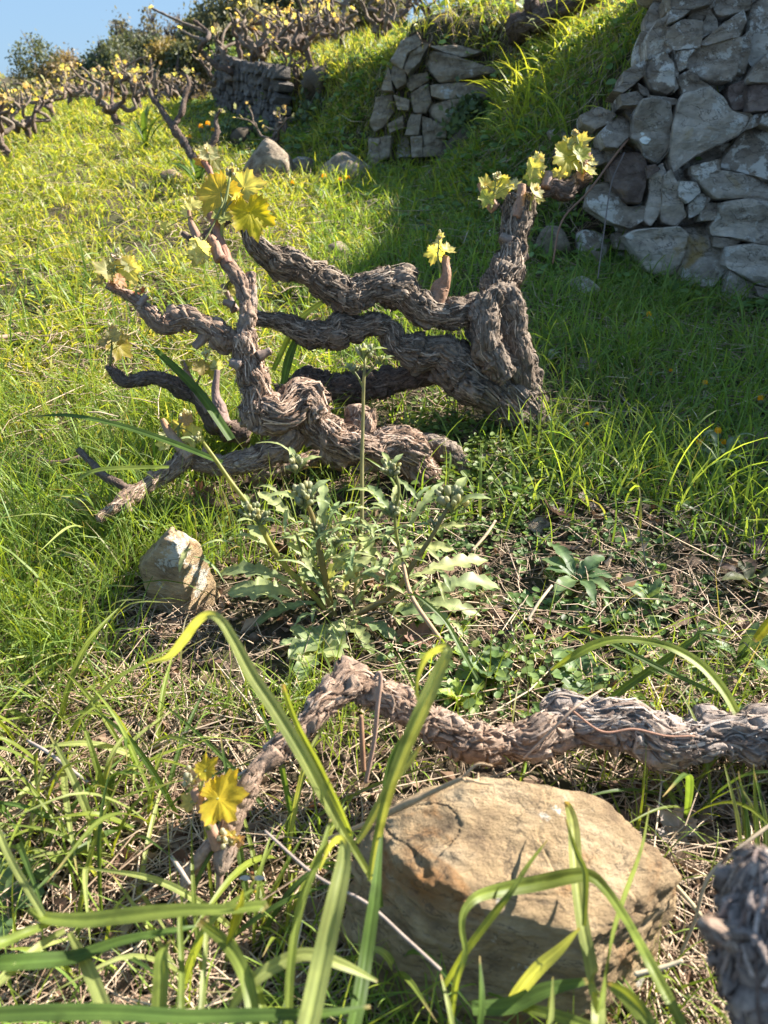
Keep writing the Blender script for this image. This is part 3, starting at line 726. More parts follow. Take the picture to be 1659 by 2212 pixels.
def vine_leaf(size, seed, cup=0.25, drop=0.3, nang=66):
    """lobed, toothed vine leaf lying in the xy plane, stalk at the origin, tip towards +y. V, faces, edge factor, vein factor"""
    rs = np.random.default_rng(seed)
    ph = np.linspace(-math.pi, math.pi, nang, endpoint=False)
    lob = np.array([0, 0.95, -0.95, 1.95, -1.95]); lr = np.array([1.0, 0.92, 0.92, 0.76, 0.76]) * rs.uniform(0.92, 1.08, 5); lw = np.array([0.34, 0.30, 0.30, 0.36, 0.36])
    dist = np.angle(np.exp(1j * (ph[:, None] - lob[None])))
    r = 0.62 + np.max(np.exp(-(dist / lw) ** 2) * (lr - 0.62), 1)
    r *= np.where(np.abs(ph) > 2.75, 0.45 + 0.55 * (math.pi - np.abs(ph)) / 0.39, 1)
    tooth = np.abs((np.arange(nang) * 1.0 / 3) % 1 - 0.5) * 2
    r = r * (0.86 + 0.17 * tooth) * (1 + rs.normal(0, 0.03, nang))
    rings = np.array([0.12, 0.35, 0.58, 0.8, 1.0])
    X = np.sin(ph)[None] * r[None] * rings[:, None] * size; Y = np.cos(ph)[None] * r[None] * rings[:, None] * size
    vd = np.min(np.abs(dist), 1)
    vein = np.exp(-(vd / 0.10) ** 2)
    q = (rings[:, None] * r[None])
    Z = size * (cup * 0.45 * q ** 2 - drop * 0.35 * (Y / size) ** 2 * np.sign(Y) + 0.018 * np.cos(vd / 0.11 * 3.14)[None] * rings[:, None] - 0.045 * vein[None] * rings[:, None])
    Z = Z + size * 0.10 * noise(np.stack([X.ravel() / size * 2.2, Y.ravel() / size * 2.2, np.full(X.size, seed * 1.1)], 1), seed).reshape(X.shape)
    V = np.vstack([np.stack([X.ravel(), Y.ravel(), Z.ravel()], 1), [[0, 0, 0]]])
    m = len(V) - 1; j = np.arange(nang); j2 = (j + 1) % nang
    Ft = np.stack([np.full(nang, m), j2, j], 1)
    edge = np.concatenate([np.repeat(rings, nang), [0]]); vn = np.concatenate([np.tile(vein, 5), [1]])
    return V, [Ft, grid_faces(5, nang)], edge, vn

Y_GREEN, Y_YEL, Y_PALE, Y_OLIVE, Y_RED = (0.44, 0.50, 0.15), (0.62, 0.60, 0.22), (0.64, 0.65, 0.38), (0.36, 0.34, 0.08), (0.50, 0.18, 0.10)

def place_leaf(bag, org, tip, nrm, size, seed, tint, cup=0.25, drop=0.3, nang=66, redge=0.35):
    y = unit(tip); z = np.asarray(nrm, float); z = unit(z - y * (z @ y)); x = np.cross(y, z)
    V, Fs, edge, vn = vine_leaf(size, seed, cup, drop, nang)
    W = org + V[:, :1] * x + V[:, 1:2] * y + V[:, 2:] * z
    t = np.array(tint); e = np.clip((edge - 0.82) / 0.18, 0, 1)[:, None] * redge
    c = t * (1 - e) + np.array([0.42, 0.17, 0.06]) * e
    c = c * (1 + 0.28 * vn[:, None] * np.array([1.0, 0.95, 1.1]))
    bag.add(W, Fs, c)

def shoot(parent, base, p0, p1, leaves, seed, buds=3, stem_r=0.0022, vm='vleaf'):
    """a young shoot: green stem with vine leaves and a woolly tip. leaves: (u, v, r_px, tint, tip angle deg clockwise from up) or None -> random"""
    rs = np.random.default_rng(seed)
    mid = (p0 + p1) / 2 + rs.normal(0, 0.004, 3)
    b = Bag(); V, Fs = tube([p0, mid, p1], [stem_r * 1.3, stem_r, stem_r * 0.7], 8, 10); b.add(V, Fs, (0.30, 0.33, 0.12))
    dep0 = (p0 - EYE) @ FWD
    info = []
    for k, lf in enumerate(leaves):
        u, v, rp, tint, angd = lf[:5]; dz = lf[5] if len(lf) > 5 else rs.normal(0, 0.012)
        dep = (p1 - EYE) @ FWD + dz
        c = at(u, v, dep); sz = rp * dep / F
        a = R(angd); tipd = np.array([1.0, 0, 0]) * math.sin(a) + UP * math.cos(a) + FWD * rs.normal(0, 0.35)
        nrm = -FWD + UP * rs.normal(0.35, 0.3) + np.array([rs.normal(0.1, 0.4), 0, 0])
        org = c - unit(tipd) * sz * 0.35
        info.append((org, tipd, nrm, sz, tint))
        V, Fs = tube([mid * 0.5 + p1 * 0.5 if k % 2 else mid, (mid + org) / 2 + np.array([0, 0, 0.004]), org], [stem_r * 0.55, stem_r * 0.5, stem_r * 0.4], 6, 8); b.add(V, Fs, (0.34, 0.36, 0.14))
    st = b.build('shoot', M['leaf'], parent, base)
    for k, (org, tipd, nrm, sz, tint) in enumerate(info):
        lb = Bag(); place_leaf(lb, org, tipd, nrm, sz * 1.2, seed * 13 + k, tint, rs.uniform(0.25, 0.9), rs.uniform(0.2, 1.0)); lb.build('leaf', M[vm], st, base)
    if buds:
        bb = Bag(); iv, if_ = ico(2); up = unit(p1 - mid)
        for k in range(buds * 3):
            rr = rs.uniform(0.0016, 0.0038); c = p1 + up * rs.uniform(-0.002, 0.016) + rs.normal(0, 0.0042, 3)
            bb.add(c + iv * rr * np.array([1, 1, 1.3]) * (1 + 0.25 * noise(iv * 3 + k, k)[:, None]), [if_], np.array((0.60, 0.58, 0.42)) * rs.uniform(0.75, 1.1))
        for k in range(3):
            place_leaf(bb, p1 + up * 0.004, up + rs.normal(0, 0.6, 3), rs.normal(0, 1, 3) - FWD, rs.uniform(0.008, 0.016), seed * 17 + k, Y_PALE if k < 2 else (0.55, 0.40, 0.33), 0.6, 0.2, 42)
        bb.build('bud', M['leaf'], st, base)
    return st

def Wp(lst, dep):
    """picture points (u, v, r_px[, depth]) -> world points and radii"""
    P, r = [], []
    for q in lst:
        d = q[3] if len(q) > 3 else dep
        P.append(at(q[0], q[1], d)); r.append(q[2] * d / F)
    return np.array(P), np.array(r)

def limb(parent, name, lst, dep, seed, base, mat='bark', **kw):
    P, r = Wp(lst, dep); V, Fs, c = bark_tube(P, r * 0.80, seed, **kw)
    return mk(name, V, Fs, M[mat], parent, c, True, base)

def cane(parent, lst, dep, base, seed, c=(0.30, 0.17, 0.11), name='spur'):
    P, r = Wp(lst, dep)
    V, Fs, cc = bark_tube(P, r, seed, 0.0016, 0.35, [c, tuple(np.array(c) * 0.75), tuple(np.array(c) * 1.3)], 0.5, 0, False, 0.006, 0)
    return mk(name, V, Fs, M['cane'], parent, cc, True, base)

# --- vine A: the old vine in the wall's shade, behind
bA, _ = hit(1152, 942); vA = empty('grape_vine', bA, 'old gnarled vine with a thick looped trunk, half in the wall shade', 'grape vine', 'old grape vines')
dA = float((bA - EYE) @ FWD); a = dA
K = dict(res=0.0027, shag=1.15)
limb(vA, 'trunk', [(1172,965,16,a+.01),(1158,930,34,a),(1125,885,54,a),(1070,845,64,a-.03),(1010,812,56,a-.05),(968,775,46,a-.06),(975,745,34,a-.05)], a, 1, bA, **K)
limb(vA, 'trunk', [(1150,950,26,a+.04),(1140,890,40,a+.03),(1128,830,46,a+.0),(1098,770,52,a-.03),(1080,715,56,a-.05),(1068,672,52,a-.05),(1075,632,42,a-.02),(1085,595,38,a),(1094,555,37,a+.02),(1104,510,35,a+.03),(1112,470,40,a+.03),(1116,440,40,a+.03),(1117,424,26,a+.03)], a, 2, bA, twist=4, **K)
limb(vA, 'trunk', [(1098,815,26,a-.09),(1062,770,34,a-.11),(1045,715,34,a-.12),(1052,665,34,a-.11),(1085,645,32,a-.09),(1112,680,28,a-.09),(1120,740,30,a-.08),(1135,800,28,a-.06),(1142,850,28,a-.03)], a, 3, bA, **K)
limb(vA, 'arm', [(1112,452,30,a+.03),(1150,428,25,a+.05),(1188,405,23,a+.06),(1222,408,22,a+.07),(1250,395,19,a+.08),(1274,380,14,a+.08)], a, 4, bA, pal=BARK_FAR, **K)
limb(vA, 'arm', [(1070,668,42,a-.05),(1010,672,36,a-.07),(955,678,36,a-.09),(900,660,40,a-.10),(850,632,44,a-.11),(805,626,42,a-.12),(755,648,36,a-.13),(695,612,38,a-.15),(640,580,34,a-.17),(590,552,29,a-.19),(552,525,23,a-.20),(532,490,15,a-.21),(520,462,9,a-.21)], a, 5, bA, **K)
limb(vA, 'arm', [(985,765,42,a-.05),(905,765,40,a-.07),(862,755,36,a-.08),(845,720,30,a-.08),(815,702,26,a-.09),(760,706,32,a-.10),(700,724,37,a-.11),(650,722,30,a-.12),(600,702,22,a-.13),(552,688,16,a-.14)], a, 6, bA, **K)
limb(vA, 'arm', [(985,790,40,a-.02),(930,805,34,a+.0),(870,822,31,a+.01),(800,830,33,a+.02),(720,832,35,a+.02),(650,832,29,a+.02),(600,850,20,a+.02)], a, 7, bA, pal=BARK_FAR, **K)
cane(vA, [(938,655,17,a-.10),(950,622,17,a-.10),(960,598,11,a-.11),(963,555,7,a-.11)], a, bA, 8)
cane(vA, [(1112,470,11,a),(1124,430,11,a),(1127,400,9,a)], a, bA, 9); cane(vA, [(1070,452,14,a+.02),(1052,425,9,a+.02),(1036,396,7,a+.02)], a, bA, 10)
cane(vA, [(1178,405,11,a+.03),(1186,372,8,a+.03)], a, bA, 11); cane(vA, [(1250,392,11,a+.07),(1262,362,9,a+.07),(1270,330,7,a+.07)], a, bA, 12)
cane(vA, [(515,470,9,a-.2),(500,445,7,a-.2),(505,420,6,a-.2)], a, bA, 13)
limb(vA, 'spur', [(495,470,12,a-.14),(455,500,10,a-.14),(425,520,8,a-.13),(395,505,6,a-.12)], a, 14, bA, pal=BARK_FAR, res=0.003)
cane(vA, [(430,522,9,a-.14),(415,490,7,a-.14),(408,455,5,a-.14)], a, bA, 15)
S_ = lambda u, v, d: at(u, v, d)
shoot(vA, bA, S_(1060,452,a), S_(1072,385,a), [(1085,412,30,Y_YEL,150),(1050,432,22,Y_GREEN,200),(1045,395,20,Y_YEL,-60),(1090,382,16,Y_GREEN,60),(1110,395,20,Y_PALE,20)], 21)
shoot(vA, bA, S_(1145,455,a), S_(1156,412,a), [(1156,410,22,Y_PALE,10),(1166,430,14,Y_YEL,110),(1145,440,12,Y_YEL,190)], 22, 1)
shoot(vA, bA, S_(1180,400,a+.03), S_(1168,345,a+.03), [(1160,362,26,Y_YEL,80),(1150,386,24,Y_GREEN,200),(1160,340,16,Y_PALE,-20)], 23, 1)
shoot(vA, bA, S_(1258,375,a+.05), S_(1244,290,a+.05), [(1225,350,42,(0.55,0.52,0.14),185),(1258,330,25,Y_GREEN,60),(1220,312,22,Y_YEL,-80),(1262,305,24,Y_YEL,85),(1205,380,24,Y_YEL,190)], 24, 3)
shoot(vA, bA, S_(1270,372,a+.07), S_(1275,350,a+.07), [(1276,372,20,Y_YEL,120),(1280,352,14,Y_PALE,20)], 25, 1)
shoot(vA, bA, S_(955,600,a-.11), S_(950,515,a-.11), [(938,552,24,Y_YEL,200),(970,538,20,Y_YEL,75),(965,565,12,Y_YEL,120),(945,525,14,Y_PALE,-10)], 26, 2)
shoot(vA, bA, S_(470,490,a-.14), S_(412,435,a-.14), [(420,440,20,Y_YEL,60),(400,452,16,Y_PALE,-50),(355,488,15,Y_YEL,-60)], 27, 1)

# --- vine B: the sunlit vine in front, to the left
bB, _ = hit(935, 1058); dB = float((bB - EYE) @ FWD); b = dB
vB = empty('grape_vine', bB, 'sunlit gnarled vine sprawling left from a knotted trunk, yellow leaves on a raised arm', 'grape vine', 'old grape vines')
K = dict(res=0.0022, shag=1.3, pal=BARK_PINK)
limb(vB, 'trunk', [(950,1075,16,b+.02),(925,1035,34,b),(890,985,44,b-.02),(840,962,44,b-.04),(785,968,46,b-.06),(735,955,44,b-.08),(690,908,46,b-.10),(650,872,54,b-.12),(605,885,50,b-.14),(565,890,50,b-.15)], b, 31, bB, **K)
limb(vB, 'trunk', [(555,935,30,b-.15),(562,890,48,b-.15),(556,850,46,b-.16),(546,800,36,b-.17),(530,758,33,b-.18),(518,722,30,b-.19)], b, 32, bB, **K)
limb(vB, 'spur', [(778,950,32,b-.05),(776,915,38,b-.05),(776,890,36,b-.05),(776,876,22,b-.05)], b, 33, bB, **K)
limb(vB, 'arm', [(528,748,30,b-.18),(488,730,27,b-.19),(448,702,25,b-.20),(400,693,28,b-.21),(352,698,23,b-.22),(312,668,19,b-.23),(272,637,16,b-.24),(232,614,11,b-.25)], b, 34, bB, **K)
limb(vB, 'arm', [(525,740,26,b-.19),(532,700,22,b-.19),(540,660,19,b-.19),(544,622,16,b-.19),(542,590,14,b-.19)], b, 35, bB, **K)
limb(vB, 'arm', [(538,690,17,b-.20),(530,640,17,b-.20),(515,600,17,b-.20),(492,570,17,b-.21),(470,545,14,b-.21)], b, 36, bB, **K)
cane(vB, [(490,572,14,b-.21),(476,530,11,b-.21),(466,490,9,b-.21),(455,462,9,b-.21)], b, bB, 37, (0.30, 0.15, 0.10)); cane(vB, [(478,560,13,b-.22),(462,530,12,b-.22),(448,508,8,b-.22)], b, bB, 38)
limb(vB, 'arm', [(640,930,30,b-.10),(610,965,29,b-.10),(560,990,29,b-.11),(500,1008,26,b-.12),(440,1002,24,b-.13),(405,990,22,b-.14),(365,1018,21,b-.17),(320,1046,21,b-.20),(280,1070,20,b-.23),(240,1100,16,b-.26),(212,1122,10,b-.28)], b, 39, bB, **K)
limb(vB, 'spur', [(292,1062,12,b-.22),(255,1042,11,b-.22),(215,1022,10,b-.21),(190,992,9,b-.20),(168,970,7,b-.20)], b, 40, bB, pal=BARK_FAR, res=0.0025)
cane(vB, [(408,990,18,b-.15),(388,962,14,b-.15),(368,935,9,b-.15),(350,906,5,b-.15)], b, bB, 41, (0.34, 0.19, 0.10))
limb(vB, 'arm', [(540,940,24,b+.02),(490,925,22,b+.02),(450,892,21,b+.02),(415,855,19,b+.02),(375,830,17,b+.01),(335,815,15,b),(300,818,15,b),(268,822,14,b),(245,802,10,b),(234,788,7,b)], b, 42, bB, pal=BARK_FAR, res=0.0026)
cane(vB, [(455,890,14,b),(430,850,9,b),(412,818,7,b),(394,780,5,b)], b, bB, 43, (0.22, 0.15, 0.13)); cane(vB, [(480,920,20,b-.02),(470,880,15,b-.02),(465,845,8,b-.02),(470,800,6,b-.02)], b, bB, 44, (0.22, 0.15, 0.13))
cane(vB, [(508,672,10,b-.17),(500,648,7,b-.17),(480,615,5,b-.17)], b, bB, 45, (0.25, 0.16, 0.13))
limb(vB, 'root', [(1012,1032,12,b+.03),(985,1000,28,b+.05),(940,972,30,b+.06),(900,960,26,b+.05)], b, 46, bB, pal=BARK_GREY, res=0.0025)
limb(vB, 'root', [(745,1000,14,b+.02),(700,990,22,b+.03),(650,995,24,b+.02),(600,1012,20,b),(540,1040,16,b)], b, 47, bB, **K)
limb(vB, 'spur', [(285,1068,16,b-.17),(312,1082,14,b-.18),(330,1098,7,b-.18)], b, 48, bB, res=0.0025)
shoot(vB, bB, S_(475,548,b-.21), S_(498,375,b-.21), [(465,432,58,(0.56,0.46,0.08),215),(540,402,42,Y_YEL,80),(545,478,54,(0.55,0.50,0.03),165),(430,545,30,Y_PALE,200),(510,425,18,Y_YEL,30),(480,470,26,Y_GREEN,180)], 51, 5, 0.0034)
cane(vB, [(462,395,6,b-.1),(452,365,7,b-.1),(440,346,7,b-.1)], b, bB, 49, (0.33, 0.16, 0.11))
shoot(vB, bB, S_(462,385,b-.1), S_(450,330,b-.1), [(450,325,26,Y_PALE,-10),(430,348,20,(0.5,0.3,0.08),-70),(465,350,24,(0.35,0.34,0.14),140)], 52, 1)
shoot(vB, bB, S_(245,620,b-.25), S_(252,560,b-.25), [(222,580,30,(0.42,0.40,0.17),-60),(215,605,24,(0.28,0.26,0.10),-100),(280,590,34,Y_YEL,150),(285,568,22,Y_PALE,60),(262,608,18,(0.50,0.28,0.14),120),(250,560,20,Y_PALE,0)], 53, 3)
shoot(vB, bB, S_(295,640,b-.24), S_(305,630,b-.24), [(310,628,12,Y_RED,60),(292,632,10,Y_RED,-40)], 54, 0)
shoot(vB, bB, S_(238,790,b-.01), S_(243,715,b-.01), [(255,757,33,(0.36,0.30,0.05),180),(245,722,20,(0.40,0.38,0.22),10),(265,730,18,(0.30,0.28,0.12),70),(222,738,16,(0.35,0.32,0.18),-80)], 55, 2)
shoot(vB, bB, S_(385,962,b-.15), S_(395,905,b-.15), [(360,942,24,Y_PALE,-60),(392,915,22,(0.45,0.42,0.2),10),(424,942,28,Y_YEL,120),(352,965,18,Y_PALE,200),(405,905,18,(0.5,0.36,0.2),40)], 56, 5)
shoot(vB, bB, S_(235,1105,b-.18), S_(180,1082,b-.19), [(175,1080,22,(0.40,0.36,0.16),-60),(200,1085,20,Y_OLIVE,60),(185,1070,14,Y_PALE,0),(195,1135,16,(0.5,0.45,0.22),200)], 57, 1)
shoot(vB, bB, S_(425,830,b), S_(445,770,b), [(430,790,20,(0.40,0.32,0.12),-50),(455,800,20,Y_OLIVE,170),(470,790,18,Y_PALE,40),(400,788,14,Y_OLIVE,-60)], 58, 2)
shoot(vB, bB, S_(490,640,b-.17), S_(502,605,b-.17), [(500,628,18,Y_YEL,150),(475,630,16,Y_PALE,-60),(505,610,14,Y_GREEN,60)], 59, 1)
shoot(vB, bB, S_(470,545,b-.22), S_(440,520,b-.22), [(432,530,26,(0.42,0.45,0.25),-20),(425,560,24,(0.40,0.40,0.18),200)], 60, 1)

def stub(parent, base, u, v, du, dv, r, dep, seed, c=(0.24, 0.17, 0.135)):
    cane(parent, [(u, v, r * 1.25, dep), (u + du * .5, v + dv * .5, r, dep), (u + du, v + dv, r * .9, dep)], dep, base, seed, c)
for k, (u, v, du, dv, r_, d_) in enumerate([(398,690,-4,-26,8,-.21),(352,700,-16,16,8,-.22),(446,722,-26,28,11,-.2),(300,660,16,-22,7,-.24),(560,770,24,-14,10,-.2),(520,790,-22,-8,10,-.2),(505,660,-22,-8,8,-.2),(440,990,8,-26,8,-.14),(270,1080,8,26,8,-.25),(330,1042,-6,-24,7,-.2),(640,862,16,-24,12,-.12),(600,905,-10,26,12,-.15)]):
    stub(vB, bB, u, v, du, dv, r_, b + d_, 140 + k)
for k, (u, v, du, dv, r_, d_) in enumerate([(700,610,8,-26,9,-.16),(850,632,12,-24,11,-.12),(640,722,-4,-24,8,-.13),(760,700,10,-20,9,-.1),(905,765,-16,-26,10,-.08),(1000,672,-8,-24,10,-.08),(600,560,-10,22,8,-.17),(1105,520,-24,-10,9,.0),(1118,560,22,-8,9,.02),(940,800,-8,24,10,-.04)]):
    stub(vA, bA, u, v, du, dv, r_, a + d_, 160 + k, (0.19, 0.145, 0.12))

# --- vine C: the low arm across the foreground
bC = at(1800, 1640, 1.02); dC = 0.97
vC = empty('grape_vine', bC, 'low vine arm lying across the foreground behind the boulder, ending in one big yellow leaf', 'grape vine', 'old grape vines')
K = dict(res=0.0017, shag=1.35, pal=BARK_PINK)
limb(vC, 'trunk', [(1830,1640,66,.97),(1740,1625,66,.97),(1659,1612,64,.97),(1560,1608,64,.97),(1470,1605,62,.97),(1380,1590,64,.97),(1300,1565,62,.97),(1230,1552,58,.98),(1185,1568,44,.98)], dC, 61, bC, pal=[(0.27,0.21,0.175),(0.165,0.12,0.098),(0.42,0.37,0.335)], twist=1.0, res=0.0017, shag=1.4, fiber=0.020, wart=0.15, flakes=.45)
limb(vC, 'arm', [(1215,1570,48,.97),(1165,1600,46,.96),(1110,1606,50,.955),(1050,1595,48,.95),(985,1572,44,.95),(930,1550,42,.95),(875,1528,40,.95),(820,1500,40,.95),(765,1478,38,.94),(720,1492,38,.92),(675,1540,33,.90),(630,1592,30,.89),(585,1640,27,.88)], dC, 62, bC, **K)
limb(vC, 'arm', [(600,1622,25,0.860),(565,1660,28,0.855),(540,1690,27,0.850),(515,1735,23,0.845),(492,1790,25,0.840),(482,1840,26,0.835),(478,1872,22,0.830),(477,1885,14,0.830)], dC, 63, bC, twist=1.5, **K)
limb(vC, 'spur', [(480,1790,18,0.845),(455,1818,17,0.845),(425,1868,16,0.845),(402,1908,16,0.845),(396,1918,11,0.845)], dC, 64, bC, twist=0.5, pal=[(0.36,0.25,0.20),(0.26,0.17,0.13),(0.42,0.32,0.27)], res=0.0016, shag=0.7)
cane(vC, [(474,1828,16,0.830),(455,1785,12,0.825),(438,1745,13,0.820),(424,1712,13,0.815),(420,1704,12,0.815)], dC, bC, 65, (0.36, 0.21, 0.14))
cane(vC, [(476,1880,9,0.835),(474,1905,9,0.835),(472,1932,9,0.840)], dC, bC, 66, (0.32, 0.22, 0.18))
shoot(vC, bC, S_(452,1790,0.820), S_(420,1690,0.815), [(493,1722,62,(0.66,0.54,0.05),78,-0.01),(452,1656,30,(0.48,0.42,0.04),50,-.01),(405,1728,24,(0.50,0.46,0.16),-60,0),(428,1672,16,Y_YEL,-60,0),(422,1700,18,Y_PALE,0,0)], 67, 5, 0.003)
shoot(vC, bC, S_(482,1838,0.830), S_(498,1812,0.825), [(500,1805,20,(0.50,0.46,0.22),30,0),(520,1815,15,(0.52,0.34,0.24),50,0),(480,1812,10,Y_GREEN,-30,0)], 68, 3, 0.002)

# --- vine D: the blurred head at the lower right corner
bD, _ = hit(1760, 2500, 0.2); vD = empty('grape_vine', (bD[0], bD[1], bD[2]), 'thick grey pruned vine head close to the lens in the bottom right corner', 'grape vine', 'old grape vines')
P = np.array([bD + [0, 0, -.05], at(1760, 2420, .56), at(1700, 2230, .52), at(1660, 2080, .50), at(1640, 1985, .49), at(1660, 1910, .485), at(1690, 1868, .48)])
V, Fs, c = bark_tube(P, np.array([120, 112, 100, 92, 84, 72, 40]) * .5 / F, 71, 0.0015, 1.5, [(0.25,0.19,0.17),(0.15,0.11,0.095),(0.38,0.31,0.28)], 3, .35, True, 0.016, .95)
mk('trunk', V, Fs, M['bark'], vD, c, True, bD)
V, Fs, c = bark_tube(np.array([at(1620, 2020, .48), at(1560, 2008, .47), at(1515, 1992, .465)]), np.array([40, 30, 13]) * .47 / F, 72, 0.0018, 1.2, BARK_PINK)
mk('spur', V, Fs, M['bark'], vD, c, True, bD)

# --- vine E: the trunk on the terrace above, at the top edge
pE, dE = hit(1118, 72); vE = empty('grape_vine', pE, 'dark thick vine trunk leaning over the upper terrace, cut by the top edge', 'grape vine', 'old grape vines')
limb(vE, 'trunk', [(1116,82,18,dE),(1122,58,25,dE-.25),(1165,38,26,dE-.32),(1210,18,25,dE-.38),(1255,-2,25,dE-.42),(1310,-26,24,dE-.48),(1370,-60,22,dE-.48)], dE, 81, pE, pal=BARK_FAR, res=0.006, fiber=0.02)
limb(vE, 'arm', [(1160,42,18,dE-.32),(1148,10,15,dE-.36),(1140,-30,12,dE-.36)], dE, 82, pE, pal=BARK_FAR, res=0.006, fiber=0.02)
# --- vine F: slim forked vine behind the yellow leaves
pF, dF = hit(445, 402); vF = empty('grape_vine', pF, 'slim leaning forked vine behind the yellow leaves, at the edge of the shaded grass', 'grape vine', 'old grape vines')
limb(vF, 'trunk', [(446,408,11.7,dF),(436,375,11.7,dF),(420,340,10.9,dF),(398,308,10.1,dF),(372,272,10.1,dF)], dF, 83, pF, pal=BARK_FAR, res=0.006, flakes=.3)
limb(vF, 'arm', [(374,274,8.6,dF),(352,240,7.8,dF),(332,214,6.2,dF),(322,192,4.7,dF)], dF, 84, pF, pal=BARK_FAR, res=0.006, flakes=.3)
limb(vF, 'arm', [(374,274,7.8,dF),(394,238,7.8,dF),(400,205,7.0,dF),(408,182,5.5,dF),(402,162,3.9,dF)], dF, 85, pF, pal=BARK_FAR, res=0.006, flakes=.3)
limb(vF, 'arm', [(428,352,8.6,dF),(455,318,7.8,dF),(468,285,7.0,dF),(466,255,4.7,dF),(478,238,3.9,dF)], dF, 86, pF, pal=BARK_FAR, res=0.006, flakes=.3)
for (u0, v0, u1, v1, sd_) in [(322,192,318,182,87), (404,162,400,150,88), (466,255,458,244,89), (480,238,476,238,90), (352,240,354,254,91)]:
    shoot(vF, pF, S_(u0, v0, dF), S_(u1, v1, dF), [(u1, v1, 8, Y_YEL, -30, 0), (u1 + 6, v1 + 3, 7, Y_PALE, 60, 0)], sd_, 1, 0.004)

# --- the vines further off
def far_vine(p, h, seed, label, n_arm=4, lean=(0, 0), leafy=1.0, r0=0.035, spread=0.6):
    n_arm = n_arm + 1
    rs = np.random.default_rng(seed); p = np.asarray(p, float)
    v = empty('grape_vine', p, label, 'grape vine', 'old grape vines')
    th = h * rs.uniform(0.28, 0.42)
    top = p + np.array([lean[0] * th + rs.normal(0, 0.03), lean[1] * th, th])
    P = np.array([p + [0, 0, -0.04], p + (top - p) * 0.5 + rs.normal(0, 0.02, 3), top]); rr = np.array([r0 * 1.25, r0 * 1.05, r0])
    V, Fs, c = bark_tube(P, rr, seed, 0.008, 1.3, BARK_FAR, 5, 0, True, 0.02, 0); mk('trunk', V, Fs, M['bark'], v, c, True, p)
    a0 = rs.random() * 6.28
    for k in range(n_arm):
        a_ = a0 + k * 6.283 / n_arm + rs.normal(0, 0.35); out = h * spread * rs.uniform(0.35, 0.85); hh = h * rs.uniform(0.62, 0.90) - th
        d = np.array([math.cos(a_), math.sin(a_), 0])
        pts = [top - np.array([0, 0, r0])] + [top + d * out * f + np.array([0, 0, hh * g]) + rs.normal(0, h * 0.055, 3) for f, g in ((0.25, 0.04), (0.5, 0.10), (0.72, 0.28), (0.78, 0.45), (0.92, 0.6), (0.88, 0.8), (1.0, 1.0))]
        V, Fs, c = bark_tube(np.array(pts), r0 * np.array([0.85, 0.75, 0.72, 0.6, 0.55, 0.52, 0.42, 0.34]), seed + 11 * k, 0.009, 1.2, BARK_FAR if k % 2 else BARK_GREY, 4, 0, True, 0.02, 0); mk('arm', V, Fs, M['bark'], v, c, True, p)
        ends = [pts[-1]]
        for sp in range(rs.integers(1, 4)):
            q0 = np.array(pts[rs.integers(3, 7)]); q1 = q0 + np.array([rs.normal(0, 0.12), rs.normal(0, 0.10), rs.uniform(0.05, 0.16)]) * h / 0.6
            V, Fs, c = bark_tube(np.array([q0, (q0 + q1) / 2 + rs.normal(0, 0.012, 3), q1]), r0 * np.array([0.4, 0.34, 0.26]), seed + 77 + k, 0.009, 1, BARK_GREY, 4, 0, False, 0.02, 0); mk('spur', V, Fs, M['bark'], v, c, True, p); ends.append(q1)
        for e in ends:
            lb = Bag()
            for q in range(int(3 * leafy + rs.integers(0, 3))):
                place_leaf(lb, e + rs.normal(0, 0.018, 3) + [0, 0, 0.02], np.array([rs.normal(), rs.normal(), rs.normal(0.2, 0.7)]), rs.normal(0, 1, 3) + [0, -0.6, 0.5], rs.uniform(0.012, 0.034) * (0.7 + h / 2), seed * 7 + q, [(0.58, 0.49, 0.18), (0.42, 0.44, 0.19), (0.58, 0.53, 0.36), (0.48, 0.37, 0.25)][rs.integers(0, 4)], 0.3, 0.3, 24)
            tag(lb.build('young_leaves', M['vleaf'], v, p), kind='stuff')
    return v
